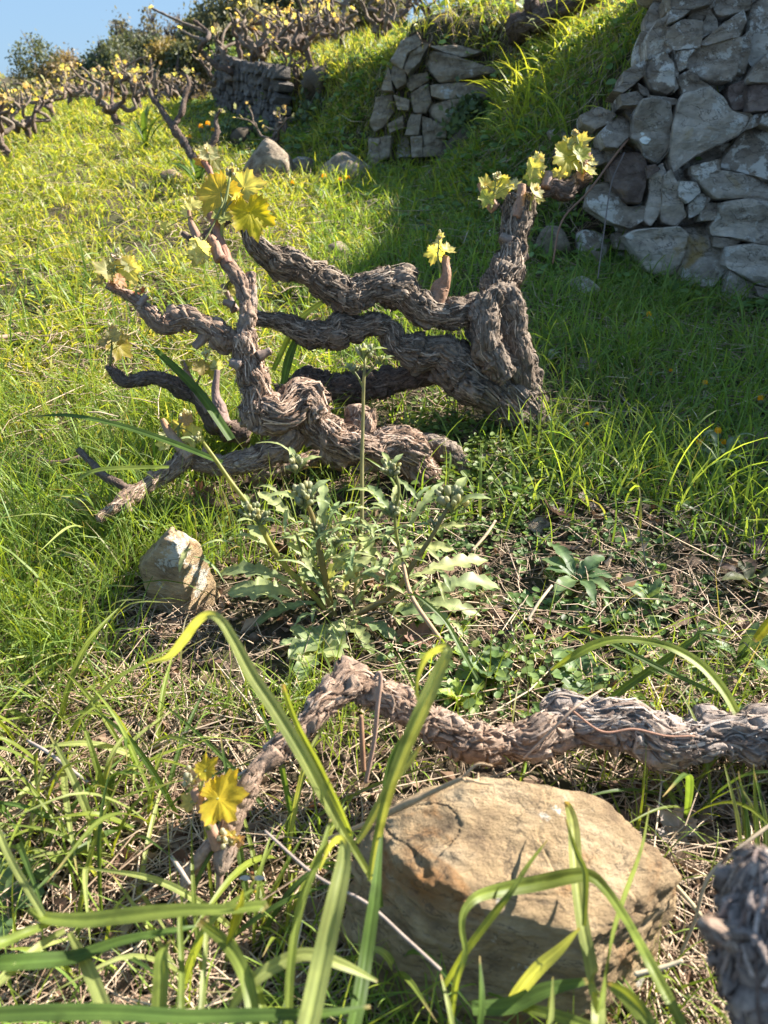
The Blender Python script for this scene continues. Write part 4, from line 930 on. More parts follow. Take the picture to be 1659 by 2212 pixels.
FV = [ # u, v of the foot, top v, depth or None, arms, label
 (22, 352, 212, None, 5, 'largest vine at the left edge of the picture, several upright twisting stems'), (70, 318, 190, None, 4, 'left edge vine standing just behind the largest one'),
 (112, 268, 172, None, 4, 'dense leafy vine on the skyline of the left field edge'), (146, 240, 160, None, 4, 'small vine where the left vine row meets the bright field'),
 (62, 262, 198, 8.2, 4, 'far vine half hidden in the left vine row below the bushes'),
 (268, 286, 148, None, 4, 'vine with a fan of pale buds standing alone in the bright field'), (300, 236, 128, None, 5, 'far bushy vine in front of the dark shrubs'),
 (415, 232, 162, None, 4, 'far vine standing by the shadow of the far wall'), (232, 212, 158, None, 4, 'small vine at the far end of the bright field'),
 (470, 212, 112, None, 4, 'vine with pink buds at the corner of the far wall'), (372, 205, 150, 10.5, 4, 'low vine with orange buds at the field end'),
 (520, 158, 32, 7.6, 4, 'vine on the far wall with yellow tufts against the round tree'), (562, 128, 28, 7.4, 4, 'upright vine on the far wall between two tufted neighbours'),
 (612, 118, 22, 7.0, 5, 'spreading vine on the upper terrace above the far wall end'), (640, 212, 100, 6.4, 4, 'vine with a crooked arm hanging over the overgrown bank'),
 (678, 168, 18, 6.2, 5, 'thick trunked vine at the centre of the upper vine row'), (742, 132, 12, 6.6, 4, 'vine with bright yellow tufts right of the thick trunked one'),
 (800, 128, -10, 6.0, 4, 'vine with a long dark level arm beside the broken wall'), (862, 58, -40, 7.4, 4, 'vine on the top terrace behind the broken wall'),
 (600, 334, 236, None, 3, 'tiny bare vine with whitish twigs above the tan rock'), (925, 40, -40, 8.5, 4, 'upper terrace vine left of the dark leaning trunk'), (705, 60, -30, 8.8, 4, 'vine on the highest row near the top edge'),
 (1000, 8, -60, 8.0, 3, 'vine mostly cut off by the top edge above the wedge stone')]
for k, (u, v, vt, dp, na, lab) in enumerate(FV):
    if dp is None:
        p, dp = hit(u, v)
        if dp > 11.8:
            q = at(u, v, 10.3); p = np.array([q[0], q[1], ground(q[0], q[1])[0]]); dp = 10.3
    else:
        q = at(u, v, dp); p = np.array([q[0], q[1], ground(q[0], q[1])[0]])
        dp = float((p - EYE) @ FWD)
    up_, vp_, _ = project(p[None]); h = (vp_[0] - vt) * dp / F * 1.0
    small = k == 19
    far_vine(p, float(np.clip(h, 0.22, 1.1)), 400 + k * 37, lab, na, (np.random.default_rng(k).normal(0, .25), 0), 0.4 if small else 0.7, 0.014 if small else float(np.clip(0.028 * h / 0.6, 0.014, 0.036)), 0.62)
pL, dL = hit(845, 150, 3.0)
# ------------------------------------------------------------------ shrubs and trees on the skyline
def bush(u, v, dep, wpx, hpx, label, cols, seed, name='shrub', n=13000, leaf=0.075, twigs=30, lobes=9, cat='shrub', sparse=1.0):
    rs = np.random.default_rng(seed); c = at(u, v, dep); s = dep / F * ((1.30 if name == 'shrub' else 1.08) if v < 330 and dep > 10 else 1.0)
    ax = np.array([wpx * s / 2, wpx * s / 2 * 0.85, hpx * s / 2])
    zf = ground(c[0], c[1])[0]
    base = np.array([c[0], c[1], zf])
    root = empty(name, base, label, cat, 'shrubs and trees along the skyline')
    tb = Bag()
    for k in range(3):
        d = rs.normal(0, 0.25, 3) * ax; top = c + d + [0, 0, ax[2] * 0.3]
        V, Fs = tube([base + rs.normal(0, .08, 3) * [1, 1, 0], (base + top) / 2 + rs.normal(0, .1, 3), top], [0.10, 0.07, 0.02], 7); tb.add(V, Fs, (0.10, 0.08, 0.06))
    tb.build('trunk', M['bark'], root, base)
    L = rs.normal(0, 1, (lobes, 3)); L = unit(L) * rs.uniform(0.25, 0.72, (lobes, 1)) * ax; LR = rs.uniform(0.30, 0.55, lobes)[:, None] * ax
    ncl = n // 14; k = rs.integers(0, lobes, ncl)
    cc = c + L[k] + unit(rs.normal(0, 1, (ncl, 3))) * LR[k] * rs.uniform(0.55, 1.05, (ncl, 1)) ** 0.6
    cols = np.array(cols) * 2.0 * .85 + .03; lobe_c = cols[rs.integers(0, len(cols), lobes)]
    P = np.repeat(cc, 14, 0) + rs.normal(0, leaf * 1.15, (ncl * 14, 3)); C = np.repeat(lobe_c[k] * rs.uniform(0.7, 1.3, (ncl, 1)), 14, 0) * rs.uniform(0.75, 1.25, (ncl * 14, 1))
    keep = rs.random(len(P)) < sparse; P, C = P[keep], C[keep]
    m = len(P); a = unit(rs.normal(0, 1, (m, 3)) + [0, 0, .4]); b2 = unit(np.cross(a, rs.normal(0, 1, (m, 3))))
    ln = leaf * rs.uniform(0.6, 1.3, (m, 1)); wd = ln * rs.uniform(0.22, 0.42, (m, 1))
    V = np.stack([P - a * ln / 2, P + b2 * wd, P + a * ln / 2, P - b2 * wd], 1).reshape(-1, 3)
    q = np.arange(m)[:, None] * 4 + np.arange(4)[None]
    cb = Bag(); cb.add(V, [q], np.repeat(C, 4, 0))
    o = cb.build('crown', M['bush'], root, base)
    if twigs:
        tw = Bag()
        for t in range(twigs):
            i = rs.integers(0, lobes); p0 = c + L[i]; d = unit(rs.normal(0, .5, 3) + L[i] / ax * .5 + [0, 0, 0.9]); p1 = p0 + d * LR[i].mean() * rs.uniform(1.0, 1.5)
            V, Fs = tube([p0, (p0 + p1) / 2 + rs.normal(0, .03, 3), p1], [.016, .010, .004], 4, 5, False); tw.add(V, Fs, (0.13, 0.10, 0.09))
        tw.build('twigs', M['bark'], root, base)
OLV = [(0.085, 0.09, 0.035), (0.11, 0.10, 0.04), (0.06, 0.07, 0.03)]; DRK = [(0.04, 0.055, 0.028), (0.055, 0.065, 0.035)]; TAN_ = [(0.15, 0.11, 0.065), (0.12, 0.10, 0.05), (0.10, 0.09, 0.04)]
bush(118, 172, 19, 150, 130, 'round olive shrub, highest of the left skyline below the blue sky', OLV + TAN_[:1], 501)
bush(185, 190, 20, 150, 110, 'brownish flat topped shrub right of the round olive one', TAN_, 502)
bush(30, 240, 17, 150, 130, 'dark feathery shrub at the left edge behind the vine row', DRK + OLV[:1], 503)
bush(60, 305, 15, 190, 110, 'reddish brown low shrub behind the left edge vines', [(0.12, 0.07, 0.045), (0.10, 0.085, 0.04)], 504)
bush(165, 262, 16, 170, 90, 'dull green shrub behind the small vines of the field edge', OLV, 505)
bush(232, 172, 17, 120, 110, 'dark green shrub in the dip of the skyline', DRK, 506)
bush(275, 150, 18, 100, 90, 'grey green shrub with a pale top in front of the two thin trees', OLV + DRK, 507)
bush(278, 92, 21, 66, 78, 'small thin tree with a fine grey crown standing against the sky', [(0.11, 0.10, 0.085), (0.08, 0.075, 0.06)], 508, 'tree', 2600, 0.10, 46, 7, 'tree', 0.7)
bush(326, 86, 21, 66, 90, 'small dark twiggy tree right of the fine grey one', [(0.07, 0.06, 0.055), (0.09, 0.08, 0.06)], 509, 'tree', 2400, 0.10, 60, 7, 'tree', 0.6)
bush(392, 84, 22, 80, 84, 'almost bare twiggy tree with gaps of sky', [(0.10, 0.08, 0.07), (0.08, 0.07, 0.06)], 510, 'tree', 1300, 0.09, 90, 7, 'tree', 0.5)
bush(325, 150, 18, 90, 90, 'dark shrub between the grey green one and the yellowish one', DRK, 511)
bush(368, 132, 17, 60, 62, 'yellowish brown shrub among darker ones', [(0.17, 0.12, 0.03), (0.14, 0.11, 0.03)], 512)
bush(405, 138, 17, 90, 92, 'light green shrub left of the large round tree', OLV, 513)
bush(255, 208, 14, 70, 62, 'low yellow green shrub by the vine with the fan of buds', [(0.14, 0.13, 0.05), (0.11, 0.11, 0.045)], 514)
bush(330, 212, 15, 220, 76, 'long dark low shrub at the end of the bright field', DRK + [(0.07, 0.05, 0.04)], 515)
bush(235, 236, 12.5, 80, 40, 'rusty low plants at the far field edge', [(0.20, 0.10, 0.05), (0.15, 0.09, 0.045)], 516, n=2200, leaf=.06)
bush(505, 78, 15, 145, 190, 'large round green tree behind the far vine row', [(0.085, 0.09, 0.045), (0.07, 0.08, 0.04), (0.12, 0.115, 0.06)], 517, 'tree', 9000, 0.09, 24, 14, 'tree')
bush(590, 62, 17, 120, 110, 'pale green shrub behind the middle of the upper vines', [(0.13, 0.125, 0.07), (0.10, 0.10, 0.05)], 518)
bush(690, 40, 18, 150, 130, 'olive shrub behind the thick trunked upper vine', OLV + [(0.13, 0.12, 0.07)], 519)
bush(625, -22, 16, 130, 70, 'dark needled tree crown cut by the top edge', [(0.035, 0.05, 0.03)], 520, 'tree', 3500, 0.12, 40, 8, 'tree')
bush(800, 10, 20, 140, 130, 'grey green shrub on the highest terrace', [(0.12, 0.115, 0.065), (0.09, 0.09, 0.045)], 521)
bush(440, 110, 19, 80, 110, 'slim grey shrub left of the large round tree, mostly hidden', DRK + OLV, 522)
bush(482, 122, 8.8, 34, 46, 'small glossy green bush on the corner of the far wall', [(0.11, 0.16, 0.04), (0.08, 0.12, 0.03)], 523, n=1300, leaf=.045, twigs=6)
bush(395, 255, 8.0, 60, 50, 'dark green weedy bush in the shade below the far wall', [(0.05, 0.085, 0.03), (0.04, 0.06, 0.025)], 524, n=1600, leaf=.05, twigs=4) if False else None
for (u, v, d_, w_, h_, lab, sd_) in [(640, 150, 7.2, 80, 60, 'small leafy bush on top of the overgrown bank left of the thick trunk', 531), (615, 265, 6.6, 70, 90, 'dark ivy like bush hanging over the bank above the tan rock', 532), (700, 235, 6.0, 90, 80, 'green brambly bush on the bank under the thick trunked vine', 533),
                              (512, 300, 6.2, 110, 46, 'low dark green plants in the shade left of the tan rock', 534), (1015, 268, 4.8, 50, 60, 'bushy green plant growing beside the black hole in the broken wall', 536)]:
    bush(u, v, d_, w_, h_, lab, [(0.06, 0.09, 0.03), (0.045, 0.07, 0.03), (0.09, 0.12, 0.04)], sd_, n=1500, leaf=.05, twigs=8)

# ------------------------------------------------------------------ grass and ground cover
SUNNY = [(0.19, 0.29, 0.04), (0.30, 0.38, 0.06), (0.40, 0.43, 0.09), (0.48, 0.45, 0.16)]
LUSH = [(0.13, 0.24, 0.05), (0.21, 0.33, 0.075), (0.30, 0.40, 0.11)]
DRY = [(0.36, 0.28, 0.16), (0.27, 0.20, 0.12), (0.42, 0.35, 0.22)]
def do_grass(name, label, dens, n, ln, wd, pal0, nseg, lod, bendr=(0.3, 1.7), leanr=0.35, mat='grass', tipc=None, wave=.2):
    P, k = scatter(dens, n, lod)
    sz = 0.75 + 0.5 * np.clip(PN2[k] + 0.5, 0, 1.2)
    length = rng.uniform(ln[0], ln[1], n) * sz; width = rng.uniform(wd[0], wd[1], n)
    far = np.clip(CDEP[k] / 2.2, 1, 3.2); width = width * far ** 0.8
    az = rng.random(n) * 6.283; lean = np.abs(rng.normal(0, leanr, n)); bend = rng.uniform(bendr[0], bendr[1], n)
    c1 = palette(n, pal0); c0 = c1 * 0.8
    if tipc is not None:
        m = rng.random(n) < tipc; c1[m] = palette(m.sum(), DRY)
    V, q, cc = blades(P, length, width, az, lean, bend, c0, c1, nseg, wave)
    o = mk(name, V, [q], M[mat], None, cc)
    return tag(o, label, 'grass', kind='stuff')

LOWER = (CD < 0.35) & (CE < 0.9)
# patches in picture coordinates: bare earth and straw in the foreground and middle, dense grass in the field and on the right
patch = blobs([(400, 1310, 130, 60, 0.05), (540, 1380, 270, 130, 0.01), (1250, 1260, 330, 170, 0.10), (700, 1200, 220, 200, 0.25), (1000, 1480, 300, 120, 0.22), (250, 1560, 260, 130, 0.35), (320, 1900, 480, 300, 0.30), (1150, 1900, 420, 330, 0.03),
               (1000, 1050, 200, 60, 0.25), (1400, 1750, 220, 130, 0.25), (1500, 2050, 160, 200, 0.12), (560, 1080, 180, 60, 0.4), (760, 1330, 200, 90, 0.1), (1460, 1420, 280, 90, 0.28), (500, 1390, 270, 120, 0.0), (400, 1315, 120, 60, 0.0)])
field = ((CD < -0.35) | (CYY > 4)) & LOWER & (CV < 1120)
w_field = np.where(field & ((CXX < -0.05 - 0.05 * CYY) | (CYY > 3.3)), 1.0, 0.0) * (0.55 + 0.6 * np.clip(PN + .4, 0, 1.4))
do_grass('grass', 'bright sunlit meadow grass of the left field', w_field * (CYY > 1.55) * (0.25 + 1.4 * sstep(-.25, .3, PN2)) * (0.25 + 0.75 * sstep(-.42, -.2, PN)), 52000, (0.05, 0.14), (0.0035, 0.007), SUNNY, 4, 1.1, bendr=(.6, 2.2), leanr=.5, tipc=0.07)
w_right = np.where(LOWER & (CXX > -0.25 - 0.02 * CYY) & (CYY < 5.2) & (CV < 1230) , 1.0, 0.0) * patch * (0.25 + 0.9 * np.clip(PN + .35, 0, 1.4)) * np.where((CU > 1150) | (CV < 800), 1.0, 0.5)
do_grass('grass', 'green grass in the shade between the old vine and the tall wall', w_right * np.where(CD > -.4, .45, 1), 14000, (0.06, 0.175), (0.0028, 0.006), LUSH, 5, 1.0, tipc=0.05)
w_left = np.where(LOWER & (CXX < 0.1) & (CYY < 1.9) & (CV > 700) & (CU < 760), 1.0, 0.0) * patch * (0.25 + 0.9 * np.clip(PN + .35, 0, 1.4))
do_grass('grass', 'fine grass around the left stone and under the low vine arms', w_left * (CV < 1560), 13000, (0.05, 0.15), (0.0016, 0.0036), LUSH + SUNNY[:2], 5, 0.8, tipc=0.08)
w_front = np.where(LOWER & (CYY < 1.15), 1.0, 0.0) * blobs([(510, 1395, 270, 125, 0.015), (490, 1810, 150, 170, 0.12)], 1.0) * (0.06 + patch) * (0.35 + 0.8 * np.clip(PN + .35, 0, 1.4)) * np.where(CV > 1380, 1, 0)
do_grass('grass', 'thin sparse grass of the foreground among straw', w_front, 3600, (0.05, 0.15), (0.0014, 0.0034), SUNNY[:2] + LUSH[1:], 7, 0.4, bendr=(0.2, 1.9), leanr=.5, tipc=0.12)
bank = (CD > -0.75) & (CD < 0.75) & (CW < 0.55) & (CYY > 3)
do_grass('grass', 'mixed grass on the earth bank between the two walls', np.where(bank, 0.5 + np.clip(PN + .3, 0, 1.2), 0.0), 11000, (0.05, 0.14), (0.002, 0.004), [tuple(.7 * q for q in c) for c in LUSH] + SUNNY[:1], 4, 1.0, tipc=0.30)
up_b = (CU > 1080) & (CU < 1450) & (CV > 95) & (CV < 340) & (CYY < 7)
do_grass('grass', 'long arching blades catching the sun on the upper bank', np.where(up_b, np.clip(PN2 + .3, 0, 1), 0.0), 420, (0.16, 0.36), (0.004, 0.008), SUNNY[1:3], 6, 0.5, bendr=(.6, 2.4))
upper = (CD > 0.08) & (CYY > 2.4)
do_grass('grass', 'sunlit grass of the upper terrace above the walls', np.where(upper, 0.5 + np.clip(PN + .3, 0, 1.2), 0.0), 26000, (0.08, 0.22), (0.0025, 0.005), SUNNY + LUSH[1:2], 3, 1.1, tipc=0.2)
edge_ = (np.abs(CU - 850) < 190) & (np.abs(CV - 385) < 70) & (CYY < 6)
do_grass('grass', 'tall sunlit blades below the broken wall', np.where(edge_, 1.0, 0.0), 800, (0.10, 0.22), (0.004, 0.007), SUNNY[:3], 5, 0.5)
tufty = ((CU - 1420) / 200) ** 2 + ((CV - 640) / 70) ** 2 < 1
do_grass('grass', 'dense tuft of grass at the foot of the tall wall', np.where(tufty & LOWER, 1.0, 0.0), 1500, (0.08, 0.17), (0.002, 0.004), LUSH, 6, 0.3, tipc=.05)
tall_r = LOWER & (CU > 1130) & (CV > 560) & (CV < 1120) & (CYY < 3.3)
do_grass('grass', 'longer arching blades standing out of the shaded grass', np.where(tall_r, np.clip(PN + .3, 0, 1), 0.0), 420, (0.14, 0.26), (0.004, 0.007), LUSH + SUNNY[:1], 7, 0.3, bendr=(.4, 2.2))
tall_l = LOWER & (CU < 720) & (CV > 560) & (CV < 1500) & (CYY < 3.3)
do_grass('grass', 'longer arching blades in the left grass beside the vines', np.where(tall_l, patch * np.clip(PN + .4, 0, 1), 0.0), 650, (0.14, 0.30), (0.003, 0.006), LUSH + SUNNY[:1], 7, 0.3, bendr=(.4, 2.2))

crest = (CD > 0.2) & (CD < 0.75) & (CXX > 1.5) & (CXX < 3.4) & (CYY > 0.7) & (CYY < 3.4)  # strip of grass added out of view to break up the wall's shadow edge
INV = INV | crest
do_grass('grass', 'unseen tall grass added on the wall crest to dapple its shadow', np.where(crest, 1., 0.), 2600, (0.12, 0.42), (0.004, 0.009), LUSH + SUNNY[:1], 5, 0.0)
INV = INV & ~(crest & ((CU < -450) | (CU > 2150) | (CV < -350)))
# straw: dry stalks lying criss-cross
def straw(name, label, dens, n, ln, wd, lod, cols, zr=(0.0, 0.02)):
    P, k = scatter(dens, n, lod)
    L = rng.gamma(2.0, ln, n); L = np.clip(L, ln * .5, ln * 6); az = rng.random(n) * 6.283; el = rng.normal(0, 0.22, n); wdt = rng.uniform(wd[0], wd[1], n)
    d = np.stack([np.cos(az) * np.cos(el), np.sin(az) * np.cos(el), np.sin(el)], 1)
    A = P - d * L[:, None] / 2; B = P + d * L[:, None] / 2
    ga, gb = ground(A[:, 0], A[:, 1]), ground(B[:, 0], B[:, 1])
    zz = rng.uniform(zr[0], zr[1], n)
    A[:, 2] = np.maximum(A[:, 2], ga) + zz; B[:, 2] = np.maximum(B[:, 2], gb) + zz
    mid = (A + B) / 2 + rng.normal(0, 0.06, (n, 3)) * L[:, None] * [1, 1, .5]
    mid[:, 2] = np.maximum(mid[:, 2], P[:, 2] + zz)
    side = unit(np.cross(d, [0, 0, 1.0])); up = np.cross(side, d)
    V = []
    for c_, f in ((A, 0.8), (mid, 1.0), (B, 0.6)):
        for ang in (0.5, 2.6, 4.7):
            V.append(c_ + (side * math.cos(ang) + up * math.sin(ang)) * (wdt * f / 2)[:, None])
    V = np.stack(V, 1).reshape(-1, 3)
    b0 = np.arange(n)[:, None] * 9; q = []
    for r_ in (0, 3):
        for j in range(3):
            j2 = (j + 1) % 3; q.append(np.stack([b0[:, 0] + r_ + j, b0[:, 0] + r_ + j2, b0[:, 0] + r_ + 3 + j2, b0[:, 0] + r_ + 3 + j], 1))
    c = np.repeat(palette(n, cols, .22), 9, 0)
    return tag(mk(name, V, [np.concatenate(q)], M['straw'], None, c), label, 'straw', kind='stuff')
STR = [(0.24, 0.16, 0.11), (0.40, 0.30, 0.21), (0.54, 0.43, 0.32), (0.31, 0.215, 0.15), (0.15, 0.095, 0.07)]
w_st = np.where(LOWER & (CYY < 2.1), 1.0, 0.0)
bare = blobs([(1250, 1260, 360, 190, 0.9), (1000, 1480, 330, 130, 1.0), (250, 1600, 320, 160, 1.7), (350, 2000, 560, 330, 2.0), (1480, 1950, 260, 330, 2.0), (520, 1420, 120, 60, 0.35), (1450, 1450, 330, 130, 1.2), (300, 1380, 160, 90, 1.8)], 0.55)
straw('straw_litter', 'dry straw and stalk litter covering the bare earth', w_st * bare, 19000, 0.016, (0.0007, 0.0022), 0.9, STR)
straw('straw_litter', 'longer pale dry stalks lying over the litter', w_st * bare, 1500, 0.05, (0.0012, 0.003), 0.6, STR[1:3] + STR[:1], (0.004, 0.03))
straw('straw_litter', 'dry stalks tangled in the grass of bank and shade', np.where((CYY > 1.7) & (CYY < 6) & (CD < 0.8) & (CXX > -1), np.where(CD > -.7, 1.6, .7), 0.0), 11000, 0.03, (0.002, 0.004), 1.0, STR, (0.01, 0.06))
straw('straw_litter', 'dry stems standing and lying in the sunlit meadow', w_field * (CYY > 1.6) * (CYY < 8), 3500, 0.035, (0.002, 0.0045), 1.0, STR[1:3], (0.02, 0.09))
# crumbs of soil
P, k = scatter(w_st * blobs([(560, 1390, 280, 130, 4.0)], 0.8) * (CYY < 1.8), 5200, 0.9)
iv, if_ = ico(1); n = len(P); r = rng.gamma(2.0, 0.0016, n).clip(0.001, 0.010)
V = (P + [0, 0, 0.001])[:, None] + iv[None] * r[:, None, None] * rng.uniform(0.6, 1.35, (n, len(iv), 1)); q = (if_[None] + (np.arange(n) * len(iv))[:, None, None]).reshape(-1, 3)
tag(mk('soil_crumbs', V.reshape(-1, 3), [q], M['crumb'], None, np.repeat(palette(n, [(0.05, 0.036, 0.027), (0.10, 0.072, 0.052), (0.16, 0.12, 0.09)], .2), len(iv), 0)), 'loose crumbs of dark soil', 'soil', kind='stuff')
# bark chips and dead leaf bits
P, k = scatter(w_st * bare, 6500, 0.7); n = len(P)
a_ = unit(rng.normal(0, 1, (n, 3)) * [1, 1, .35]); b_ = unit(np.cross(a_, rng.normal(0, .5, (n, 3)) + [0, 0, 1.0])); nn = np.cross(a_, b_); L = rng.gamma(2.2, 0.0045, n).clip(.003, .03)[:, None]; wv = L * rng.uniform(.25, .7, (n, 1)); P = P + [0, 0, .006]
V = np.stack([P - a_ * L - nn * L * .2, P + b_ * wv, P + a_ * L - nn * L * .3, P - b_ * wv + nn * L * .25], 1).reshape(-1, 3); q = np.arange(n)[:, None] * 4 + np.arange(4)[None]
tag(mk('leaf_litter', V, [q], M['dryleaf'], None, np.repeat(palette(n, [(0.17, 0.095, 0.06), (0.30, 0.20, 0.14), (0.22, 0.13, 0.08), (0.40, 0.31, 0.23)], .2), 4, 0), False), 'small bits of bark and brown dead leaf on the earth', 'leaf litter', kind='stuff')

# small herbs: clusters of round little leaves
def herbs(label, dens, n, leaf, stem_h, cols, lod=0.8, per=9, notch=False):
    P, k = scatter(dens, n, lod); b0 = []
    N = n * per; C = np.repeat(P, per, 0); hh = rng.uniform(0.15, 1.0, N) * np.repeat(rng.uniform(stem_h * .5, stem_h * 1.3, n), per)
    C = C + np.stack([rng.normal(0, stem_h * .55, N), rng.normal(0, stem_h * .55, N), hh], 1)
    s = rng.uniform(leaf * .6, leaf * 1.3, N) * np.repeat(np.clip(CDEP[k] / 2.0, 1, 2) ** .6, per)
    y = unit(np.stack([rng.normal(0, 1, N), rng.normal(0, 1, N), rng.normal(0, .3, N)], 1)); z = unit(np.stack([rng.normal(0, .4, N), rng.normal(-.15, .4, N), np.ones(N)], 1)); x = unit(np.cross(y, z)); z = np.cross(x, y)
    ang = np.linspace(0, 6.283, 9)[:-1]; rx = np.sin(ang) * .42 * (1 + .12 * np.cos(2 * ang)); ry = -np.cos(ang) * .5 + .5
    V = C[:, None] + s[:, None, None] * (x[:, None] * rx[None, :, None] + y[:, None] * ry[None, :, None] + z[:, None] * (0.16 * np.abs(rx) / .42)[None, :, None])
    mid = C + s[:, None] * y * .5
    V = np.concatenate([V, mid[:, None]], 1).reshape(-1, 3); m = np.arange(N)[:, None] * 9
    j = np.arange(8); q = np.stack([m + 8 + 0 * j, m + j, m + (j + 1) % 8], -1).reshape(-1, 3)
    c = np.repeat(palette(N, cols, .18), 9, 0)
    return tag(mk('ground_cover', V, [q], M['leaf'], None, c), label, 'herbs', kind='stuff')
HG = [(0.11, 0.20, 0.05), (0.15, 0.25, 0.075), (0.20, 0.29, 0.09)]
herbs('low round leaved herbs under the shaded grass on the right', np.where(LOWER & (CU > 1100) & (CV > 620) & (CV < 1120), .2 + np.clip(PN2 + .2, 0, 1), 0.), 800, 0.013, 0.03, HG)
herbs('bright chickweed sprawling around the foot of the vines', np.where(LOWER, 1.0, 0.) * blobs([(1080, 1030, 150, 85, 1.0), (1130, 960, 90, 60, .7), (950, 930, 60, 60, .6), (1010, 1120, 90, 40, .6)], 0.0), 260, 0.014, 0.035, [(0.14, 0.21, 0.05), (0.20, 0.27, 0.06), (0.11, 0.17, 0.04)])
herbs('clover and small herbs in the left sunlit grass', np.where(LOWER & (CU < 700) & (CV > 560) & (CV < 1460), .15 + np.clip(PN2 + .1, 0, 1), 0.) * patch, 1500, 0.013, 0.03, HG + [(0.2, 0.24, 0.05)])
herbs('scattered small seedlings on the straw between the vines', np.where(LOWER & (CU > 850) & (CV > 1130) & (CV < 1560), .2 + np.clip(PN2, 0, 1), 0.), 300, 0.013, 0.02, HG)
herbs('bright leafy herbs behind the thick foreground arm', np.where(LOWER, 1., 0.) * blobs([(1060, 1480, 130, 60, 1.), (985, 1530, 70, 40, 1.), (1230, 1470, 120, 50, .6)], 0.), 26, 0.016, 0.045, HG[1:] + [(0.22, .28, .05)])
herbs('leafy weeds on the bank and along the wall foot', np.where(bank | ((CD > -.35) & (CD < .1) & (CYY > 2)), .2 + np.clip(PN2 + .1, 0, 1), 0.), 1500, 0.03, 0.06, HG)
herbs('leafy herbs among the sunlit grass of the upper terrace', np.where(upper, .1 + np.clip(PN2, 0, 1), 0.), 900, 0.035, 0.09, HG + [(0.3, .3, .06)])
# ------------------------------------------------------------------ broad foreground grass, each plant a thing
G_MID, G_BRT, G_DK, G_YEL = (0.22, 0.28, 0.06), (0.34, 0.385, 0.13), (0.10, 0.165, 0.04), (0.46, 0.43, 0.04)
def wide_grass(label, blades_, foot, group='broad grass plants in the foreground'):
    """blades_: (points (u, v, width px, depth), colour, facing)"""
    g = empty('grass_plant', foot, label, 'grass plant', group); foot = np.array(foot)
    for k, (pts, c, nr) in enumerate(blades_):
        P = np.array([at(q[0], q[1], q[3]) for q in pts]); wd = np.array([q[2] * q[3] / F for q in pts])
        nrm = np.array(nr[0] * np.array([1., 0, 0]) + nr[1] * UP - nr[2] * FWD)
        V, Fs = ribbon(P, wd, nrm, max(14, 6 * len(P)), 0.30)
        n = len(V) // 9; t = np.linspace(0, 1, n)
        cc = np.repeat(np.array(c)[None] * (1 + 0.12 * np.sin(t * 9 + k))[:, None], 9, 0)
        for q_, m_ in enumerate((.86, 1.06, .84, 1.08, 1.36, .9, 1.08, .82, .95)): cc[q_::9] *= m_
        cc[-(18 if k % 2 else 9):] = (0.42, .33, .14)
        cc = cc * (1 + .16 * noise(np.column_stack([V[:, :2] * 12, np.tile(np.arange(9), n)]), k))[:, None]
        spots = noise(V * 60 + k, k); cc = cc * (1 - 0.25 * (spots > .45))[:, None]
        mk('leaf', V, Fs, M['grass'], g, cc, True, foot)
    return g
gp = lambda u, v: tuple(hit(u, v)[0])
wide_grass('tall grass plant with one broad blade bent in a sharp arch', [
  ([(812,1915,12,.70),(775,1850,15,.68),(738,1790,20,.66),(700,1720,26,.65),(655,1635,29,.64),(598,1540,30,.64),(545,1460,28,.64),(505,1385,24,.64),(478,1342,20,.64),(452,1328,19,.65),(425,1345,20,.66),(395,1385,21,.68),(362,1420,14,.70),(318,1432,3,.72)], G_BRT, (.25,.35,1)),
  ([(760,1805,10,.66),(735,1748,16,.65),(690,1655,17,.65),(645,1570,15,.65),(618,1500,13,.65),(612,1478,7,.65)], G_MID, (-.5,.2,1)),
  ([(800,1900,16,.68),(808,1840,18,.66),(835,1720,26,.63),(875,1610,32,.62),(915,1520,35,.615),(948,1445,30,.615),(968,1402,20,.615),(950,1400,16,.62),(920,1420,15,.63),(902,1460,13,.64),(900,1500,9,.65),(915,1535,2,.66)], G_BRT, (.35,.2,1)),
  ([(770,1820,10,.66),(790,1790,16,.66),(840,1700,19,.66),(880,1650,16,.66),(908,1612,8,.66)], G_BRT, (.1,.5,1)),
  ([(822,1960,12,.71),(818,1880,12,.70),(825,1760,14,.70),(840,1650,14,.70),(868,1590,4,.70)], G_DK, (.5,.1,1))], gp(815, 2010))
wide_grass('upright broad blade rising from the bottom edge left of the boulder', [
  ([(648,2290,48,.50),(672,2190,48,.52),(700,2060,46,.545),(725,1950,42,.56),(742,1870,34,.58),(744,1826,24,.59),(732,1812,16,.60),(712,1830,10,.61),(690,1880,4,.62)], G_BRT, (-.15,.2,1)),
  ([(745,2290,32,.55),(770,2180,34,.57),(790,2060,32,.60),(808,1940,26,.62),(818,1850,14,.64),(826,1780,3,.66)], G_DK, (.3,.2,1)),
  ([(622,2230,18,.54),(628,2090,19,.56),(648,1960,18,.58),(690,1850,14,.60),(715,1770,6,.62)], G_MID, (.1,.3,1))], gp(690, 2380))
